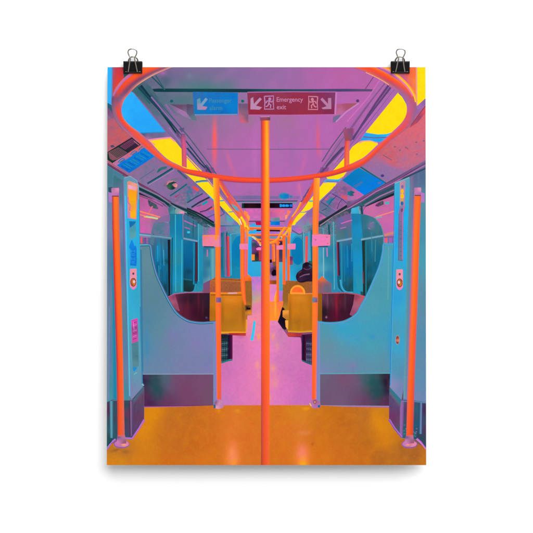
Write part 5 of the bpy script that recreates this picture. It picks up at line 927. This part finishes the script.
# the big hoop
hoop = Ink('printed_hoop_rail', label='large oval orange grab rail hanging from the ceiling')
Lo = P('139,67.1 132.5,71.6 125.8,76.6 119.8,82.6 114.4,90.6 112.2,97.5 111.8,105 113,113 116.4,120.5 122.5,128.4 132.5,137.6 144.5,147.6 156.5,157.4 167,164.4 177.5,169.4 187,173.8 202,177.2 217,180 239.5,182.4 261.6,182.8')
Li = P('172,67.1 156.5,73.6 144.5,80.2 135.5,86.6 129.3,93 124.3,99 121.6,105.6 121,112 123.4,118.8 129.5,125.8 140,133.6 150.5,143 159.5,152.6 168.5,160.4 179,165.8 187,169.4 200.5,171.6 217,174.8 239.5,177.6 261.6,178.3')
hoop.ribbon(Lo, Li, [(0,['#d87a60','#ff6a28','#ff5c2a','#f05430','#7c5070','#e89088']),(.1,['#c878b0','#ff5228','#ff5c2c','#f04c30','#8a4464','#7a4a70','#f0a888']),(.2,['#c87888','#f04830','#e84834','#8c4868','#7c4c70','#d86a68']),(.27,['#6a4a6c','#8a5070','#7c5878','#86608c','#f0705c']),(.36,['#8a6480','#9c6484','#ec4a38','#f44e30','#c85870']),
    (.47,['#b07088','#9a6090','#f0483c','#f85434','#f07a4c']),(.56,['#c06a80','#f0503c','#ff5a34','#e85a50','#b86a98']),(.68,['#d85848','#ff5030','#ff5a38','#e8685c','#b070a0']),(.8,['#a84468','#f44830','#ff5430','#e8503c']),(1,['#c83c48','#f84c2c','#ff5430','#e04c3c'])])
hoop.line(P('131.8,74.4 125.4,79.4 119.6,85.8 114.2,93.4 113.4,96'), 1.1, ['#c078b8','#b068b0'], True)
Ri = P('268.8,178.3 289.5,177.3 312,174.8 333,171 347,166 356,162 365,157 376.8,146.4 386,138.2 395,130 402.5,122.4 406.6,115 407.4,107.5 405,100 398.8,92.2 390.5,85.4 379.3,78.3 366.5,71.8 353,67.1')
Ro = P('268.8,182.8 289.5,181.8 312,179.4 331.5,176 347,171.6 356,168.8 366.5,163 383.6,147.2 392,139.6 402.5,132 411.5,123.6 415.4,115 416.5,106.8 414.8,99.3 410,91.4 402.5,83.6 392,76.4 383,71.2 374.8,67.1')
hoop.ribbon(Ri, Ro, [(0,['#e04c3c','#ff5430','#f84c2c','#c83c48']),(.2,['#f04c30','#ff5832','#e84430','#b03c60']),(.38,['#b86aa0','#f0604c','#ff5234','#e84a38','#d0585c']),(.5,['#c8689c','#f0504c','#f84a38','#b06080']),(.6,['#e05860','#d8586c','#b85c88','#8a6a94']),(.68,['#a868a8','#c05c90','#b05c80','#a05c84']),(.76,['#9c6aa4','#a86490','#c85464','#f85a2c']),
    (.86,['#e07050','#b05070','#f0483c','#ff5a28','#ff7030']),(1,['#e06a54','#ff5228','#ff4c2c','#ff7a34'])])
hoop.line(P('366,72.4 379.3,78.8 389,84.8'), .8, ['#f09ab0','#f0a468'], True)
hoop.line(P('382,67.1 391,70.6 401,78 409.4,86.6 414.6,95.4 416.4,102'), 2.0, ['#ffd030','#ff9a40'], True); hoop.line(P('380.4,67.4 389.6,71.4 399.6,79.2 408,88 413,96'), 1.1, ['#f080c0','#e870b0'], True); hoop.done()
# middle distance poles
H = pole(P('213.4,178 214,200 215.6,228 216,307 216.8,345 217.6,403'), P('218.8,178.6 219.4,200 220,228 220.4,307 220.8,345 221,403'), [(0,['#ffb828','#ff9428','#f86430']),(.2,['#ffc020','#ff8a28','#ff6a30']),(.45,['#ff7a28','#ff8030','#ff6a30']),(.8,['#ff6c28','#ff6c30','#ff5e38']),(1,['#ff6a28','#f86030','#e06060'])], 'orange pole at the end of the left seat screen')
o = H.done()
K = Ink('collar', o); K.fill(rect(216.4,298.2,220.8,302.4), [(217,300,'#9a6a90'),(219,300,'#7c5a88'),(220.4,301,'#58608c')], step=.7); K.done()
K = Ink('foot_flange', o); K.fill(spline(P('215.2,402.2 217.4,400 221,400.2 223.4,404 223,407 219,408.6 215.6,408 214.2,405.6'), 4, True), [(216,403,'#7a5a88'),(219,404,'#e090b8'),(222,406,'#c080b8'),(217,407.6,'#e8a0c0')], mot=[('#5a5a80',1,.4)], step=.5); K.fill(rect(213.9,405,215.4,408), '#2a6888'); K.done()
H = pole(P('314.2,178.4 313.4,200 313,228 312.7,307 312.4,345 312.3,403'), P('319.4,178.2 319,200 318,228 317.4,307 316.4,345 315.7,403'), [(0,['#ff7430','#ffa030','#ffb430']),(.3,['#ff7c34','#ff8838','#ff7034']),(.6,['#ff7c28','#ff7c2c','#ff6a40']),(1,['#ff5c30','#ff6028','#f87858'])], 'orange pole at the end of the right seat screen')
o = H.done()
K = Ink('collar', o); K.fill(rect(312.6,298,317,302.4), [(313,300,'#5a8aa0'),(315,300,'#9a6a90'),(316.6,301,'#6a5a88')], step=.7); K.done()
K = Ink('foot_flange', o); K.fill(spline(P('310,404 312.4,400.4 316,399.8 319.4,402.4 319.6,406 316.6,408 312.6,407.6'), 4, True), [(312,404,'#c078b8'),(315,402,'#a06080'),(318,406,'#b070b0')], mot=[('#e0a0c8',1,.4)], step=.5); K.fill(ell(314.8,402.2,1.3,1.3,12), '#7a3a60'); K.fill(ell(314.8,402.2,.7,.7,10), '#e08a68'); K.line(P('309.6,403.4 311.2,406.2'), .8, '#f0d060'); K.fill(rect(318,405.4,319.8,407.4), '#2a68a8'); K.done()
D = Ink('printed_pole_sign', label='pink sign on the left orange pole'); D.fill(P('202.8,236 217,235.6 220.2,236.6 220.2,246.8 210,246.6 202.9,246'), [(204,238,'#f07c80'),(210,241,'#f480a4'),(217,242,'#f088a8'),(219,238,'#f08c70'),(206,245,'#f084a0')], mot=[('#e87a9c',2,.4)], step=.8); D.line(P('202.8,236 216.6,235.8'), .8, '#ff8a40'); D.fill(P('214.8,235.8 217.4,235.8 216.4,240.4 215,240.2'), '#ff9438'); D.line(P('204,247 214,247.2'), .8, '#0c4058'); D.line(P('219.9,228 220.3,247'), 1.2, '#c070b8'); D.done()
D = Ink('printed_pole_sign', label='pink sign on the right orange pole'); D.fill(P('312.6,235 321,234.8 329.9,235.6 329.7,245.6 312.4,246.2'), [(314,237,'#f080b8'),(321,241,'#f47cb8'),(328,243,'#f080b4')], mot=[('#e874b0',2,.4)], step=.8); D.line(P('313,235.1 321,234.9 329.9,235.7 329.7,245.6'), .7, ['#f09080','#e86a90']); D.line(P('318,247 328,246.6'), .8, '#0e5068'); D.line(P('326,237.4 328,237.5'), .5, '#a05a98'); D.line(P('327,244 328.4,243.8'), .5, '#a05a98'); D.fill(ell(315.6,240.3,.5,.4,6), '#c06098'); D.done()
# nearest poles
def door_pole(A, B, prof, label, bracket, hook, neck, disc, side):
    o = pole(A, B, prof, label).done()
    K = Ink('top_bracket', o); K.fill(bracket, [(bracket[0][0],bracket[0][1],'#b878a8'),(bracket[1][0],bracket[1][1],'#e090b4'),(bracket[2][0],bracket[2][1],'#b068b0')], mot=[('#e88cac',1.6,.4)], step=.8); K.fill(hook, '#b478c4'); K.line(P(f'{bracket[3][0]},{bracket[3][1]} {bracket[2][0]},{bracket[2][1]}'), .8, '#7a3a40'); K.done()
    K = Ink('foot_flange', o); cx, cy = disc
    K.fill(ell(cx,cy,7.4,3.6), '#8a5ab0'); K.fill(ell(cx,cy-.3,6.8,2.9), [(cx-4,cy,'#c878c0'),(cx,cy-1,'#a8607c'),(cx+3,cy,'#f08cb0')], blobs=[(cx+1.5*side,cy+.6,2.4,1,'#ffb060',.9),(cx-2,cy-.4,2,1,'#e878c0',.6)], step=.6)
    K.fill(neck, [(neck[0][0],neck[0][1],'#7a5a90'),(neck[1][0],neck[1][1],'#b878a0'),(neck[2][0],neck[2][1],'#9a5a70'),(neck[3][0],neck[3][1],'#d080b8')], step=.7); K.line(P(f'{neck[0][0]},{neck[0][1]} {(neck[0][0]+neck[1][0])/2},{neck[0][1]+.6} {neck[1][0]},{neck[1][1]}'), .8, '#e06a58'); K.done()
door_pole(P('112.4,196 112.8,227 114.6,290 117,360 118.4,438'), P('118.6,196 119,227 121,290 122.8,360 124.7,438'), [(0,['#c03c48','#ff7c28','#ff7a28','#e06850']),(.4,['#c0283c','#ff6424','#ff6e28','#f06030']),(.75,['#b83050','#ff5824','#ff6428','#ff6a30']),(1,['#d85030','#ff5828','#f06038','#d06a70'])], 'orange pole in front of the left door post',
    P('111.6,188.8 118.6,188.6 118.7,196.6 112,196.4'), P('108.6,192.6 111.6,193.6 111.6,202.6 109,202'), P('118,435.6 125,435.6 126.4,443 117.4,443.6'), (122,444.2), 1)
door_pole(P('414.6,195.6 413.3,227 410.9,300 408.3,370 406.2,438'), P('420.8,195.6 419.4,227 417,300 414.4,370 412.4,438'), [(0,['#e86a50','#ff6c28','#ff7428','#e85c40']),(.3,['#e06070','#ff7828','#ff6e28','#ff5a24']),(.75,['#e86858','#ff6c24','#ff5c20','#e05860']),(1,['#f06040','#ff5828','#f05020','#c84a40'])], 'orange pole in front of the right door post',
    P('414.6,188.4 420.8,188.2 420.9,195.8 414.8,195.8'), P('421.4,193 424.4,194 424.2,202.8 421.6,202.2'), P('405.8,435.6 412.6,435.4 413.4,443 404.6,442.6'), (409.2,444.2), -1)
o = pole(P('261.4,118 261.5,250 261.4,330 261.4,465'), P('269.2,118 269.3,250 269.4,330 269.0,465'), [(0,['#b83c48','#ff5c28','#ffa820','#e06a48']),(.1,['#c04458','#fc4c2c','#ff8c24','#ffc030','#f0704c']),(.25,['#c84460','#fc502c','#ff8428','#ff9428','#ff7434']),(.5,['#c84868','#f85828','#ff7430','#ff8028','#ff7c34']),(.72,['#f05448','#ff5c2c','#ff6a30','#ff7428']),(.84,['#c04c48','#f05430','#ff5e38','#ff6c30']),(1,['#b04a34','#ea542c','#f45c34','#f06a30'])], 'nearest orange pole standing in the middle of the picture').done()
K = Ink('pole_cap', o); K.fill(P('260.4,117.2 269.8,117 269.9,120.2 260.6,120.4'), [(262,118,'#8a4a68'),(265,119,'#a04858'),(269,118,'#6a4a58')], step=.7); K.line(P('260.4,117 269.8,116.8'), .7, '#c880a8'); K.done()


# ------------------------------------------------------------------ binder clips
def tube(path, r, name, parent, mat=STEEL, seg=10):
    vs_, fs = [], []; n = len(path)
    prev = None
    for i, p in enumerate(path):
        p = Vector(p); t = (Vector(path[min(i + 1, n - 1)]) - Vector(path[max(i - 1, 0)])).normalized()
        if prev is None: u = t.orthogonal().normalized()
        else: u = (prev - t * prev.dot(t)).normalized()
        prev = u; w_ = t.cross(u)
        for k in range(seg):
            a = 2 * math.pi * k / seg; vs_.append(tuple(p + r * (math.cos(a) * u + math.sin(a) * w_)))
    for i in range(n - 1):
        for k in range(seg):
            a = i * seg + k; b_ = i * seg + (k + 1) % seg; fs.append((a, b_, b_ + seg, a + seg))
    fs.append(tuple(range(seg))[::-1]); fs.append(tuple(range((n - 1) * seg, n * seg)))
    return mesh_obj(name, vs_, fs, mat, parent, True)
def sp3(pts, n=8):
    out = []; m = len(pts)
    for i in range(m - 1):
        g = lambda k: pts[min(max(k, 0), m - 1)]
        p0, p1, p2, p3 = g(i - 1), g(i), g(i + 1), g(i + 2)
        for j in range(n):
            t = j / n
            out.append(tuple(.5 * (2 * p1[c] + (p2[c] - p0[c]) * t + (2 * p0[c] - 5 * p1[c] + 4 * p2[c] - p3[c]) * t * t +
                             (3 * p1[c] - p0[c] - 3 * p2[c] + p3[c]) * t ** 3) for c in range(3)))
    out.append(tuple(pts[-1])); return out
def make_clip(cx, label):
    c = bpy.data.objects.new('binder_clip', None); link(c); c.location = ((cx - CX) * S, Y_TOP, (CY - 72.7) * S); c.empty_display_size = .02
    c['label'] = label; c['category'] = 'binder clip'; c['group'] = 'binder clips holding the top of the poster'
    hw = 9.4 * S; H = 11.6 * S; D = .0062; t = .00045
    # folded sheet steel: jaw curl, front face, spine, back face, jaw curl
    prof = []
    R = .0009
    for a in range(200, -60, -20):       # front curl round the wire
        prof.append((-.0004 - R - .0002 + R * math.cos(math.radians(a)) * -1, R * .9 + R * math.sin(math.radians(a)) * -1))
    prof = prof[::-1]
    front = [(-.0012, .0019), (-.0024, H * .4), (-.0040, H * .75), (-D + .0006, H - .0008), (-D + .0014, H - .0001)]
    half = prof + front
    prf = half + [(-y, z) for y, z in half[::-1]]
    vs_, fs = [], []
    n = len(prf)
    def nrm(i):
        a = prf[max(i - 1, 0)]; b_ = prf[min(i + 1, n - 1)]; d = (b_[0] - a[0], b_[1] - a[1]); L = math.hypot(*d) or 1
        return (-d[1] / L, d[0] / L)
    NX = 13
    for side in (0, 1):
        for i, (y, z) in enumerate(prf):
            nx = nrm(i)
            for k in range(NX):
                x = -hw + 2 * hw * k / (NX - 1)
                vs_.append((x, y - nx[0] * t * side, z - nx[1] * t * side))
    o1 = n * NX
    for i in range(n - 1):
        for k in range(NX - 1):
            a = i * NX + k; fs.append((a, a + 1, a + NX + 1, a + NX)); fs.append((o1 + a, o1 + a + NX, o1 + a + NX + 1, o1 + a + 1))
        for k in (0, NX - 1):
            a = i * NX + k; fs.append((a, a + NX, a + NX + o1, a + o1))
    for k in range(NX - 1):
        fs.append((k, k + 1, k + 1 + o1, k + o1)); a = (n - 1) * NX + k; fs.append((a, a + 1, a + 1 + o1, a + o1))
    body = mesh_obj('clip_body', vs_, fs, BLACK, c, True)
    import bmesh
    bm = bmesh.new(); bm.from_mesh(body.data); bmesh.ops.recalc_face_normals(bm, faces=bm.faces); bm.to_mesh(body.data); bm.free()
    sc_ = lambda px, py, d: ((px) * S, d, (73.0 - py) * S)
    f = [(-7.4, 71.9, -.0011), (-4.9, 72.1, -.0016), (-4.3, 70.6, -.0030), (-2.7, 62.2, -.0076), (-2.1, 58.8, -.0090), (-3.5, 56, -.0096), (-4.4, 53.2, -.0104), (-3.4, 50.7, -.0112), (0, 49.7, -.0116),
         (3.4, 50.7, -.0112), (4.4, 53.2, -.0104), (3.5, 56, -.0096), (2.1, 58.8, -.0090), (2.7, 62.2, -.0076), (4.3, 70.6, -.0030), (4.9, 72.1, -.0016), (7.4, 71.9, -.0011)]
    tube(sp3([sc_(*p) for p in f]), .00088, 'wire_handle', c)
    g = [(-7.4, 71.9, .0011), (-4.9, 72.1, .0016), (-4.3, 71, .0030), (-3.0, 64.5, .0068), (-4.2, 61.5, .0060), (-4.6, 59.6, .0050), (-2.9, 57.2, .0036), (0, 56.4, .0030),
         (2.9, 57.2, .0036), (4.6, 59.6, .0050), (4.2, 61.5, .0060), (3.0, 64.5, .0068), (4.3, 71, .0030), (4.9, 72.1, .0016), (7.4, 71.9, .0011)]
    tube(sp3([sc_(*p) for p in g]), .00088, 'wire_handle', c)
    return c
make_clip(132.7, 'black binder clip with wire loop above the blue corner of the poster')
make_clip(400.4, 'black binder clip with wire loop beside the yellow corner of the poster')
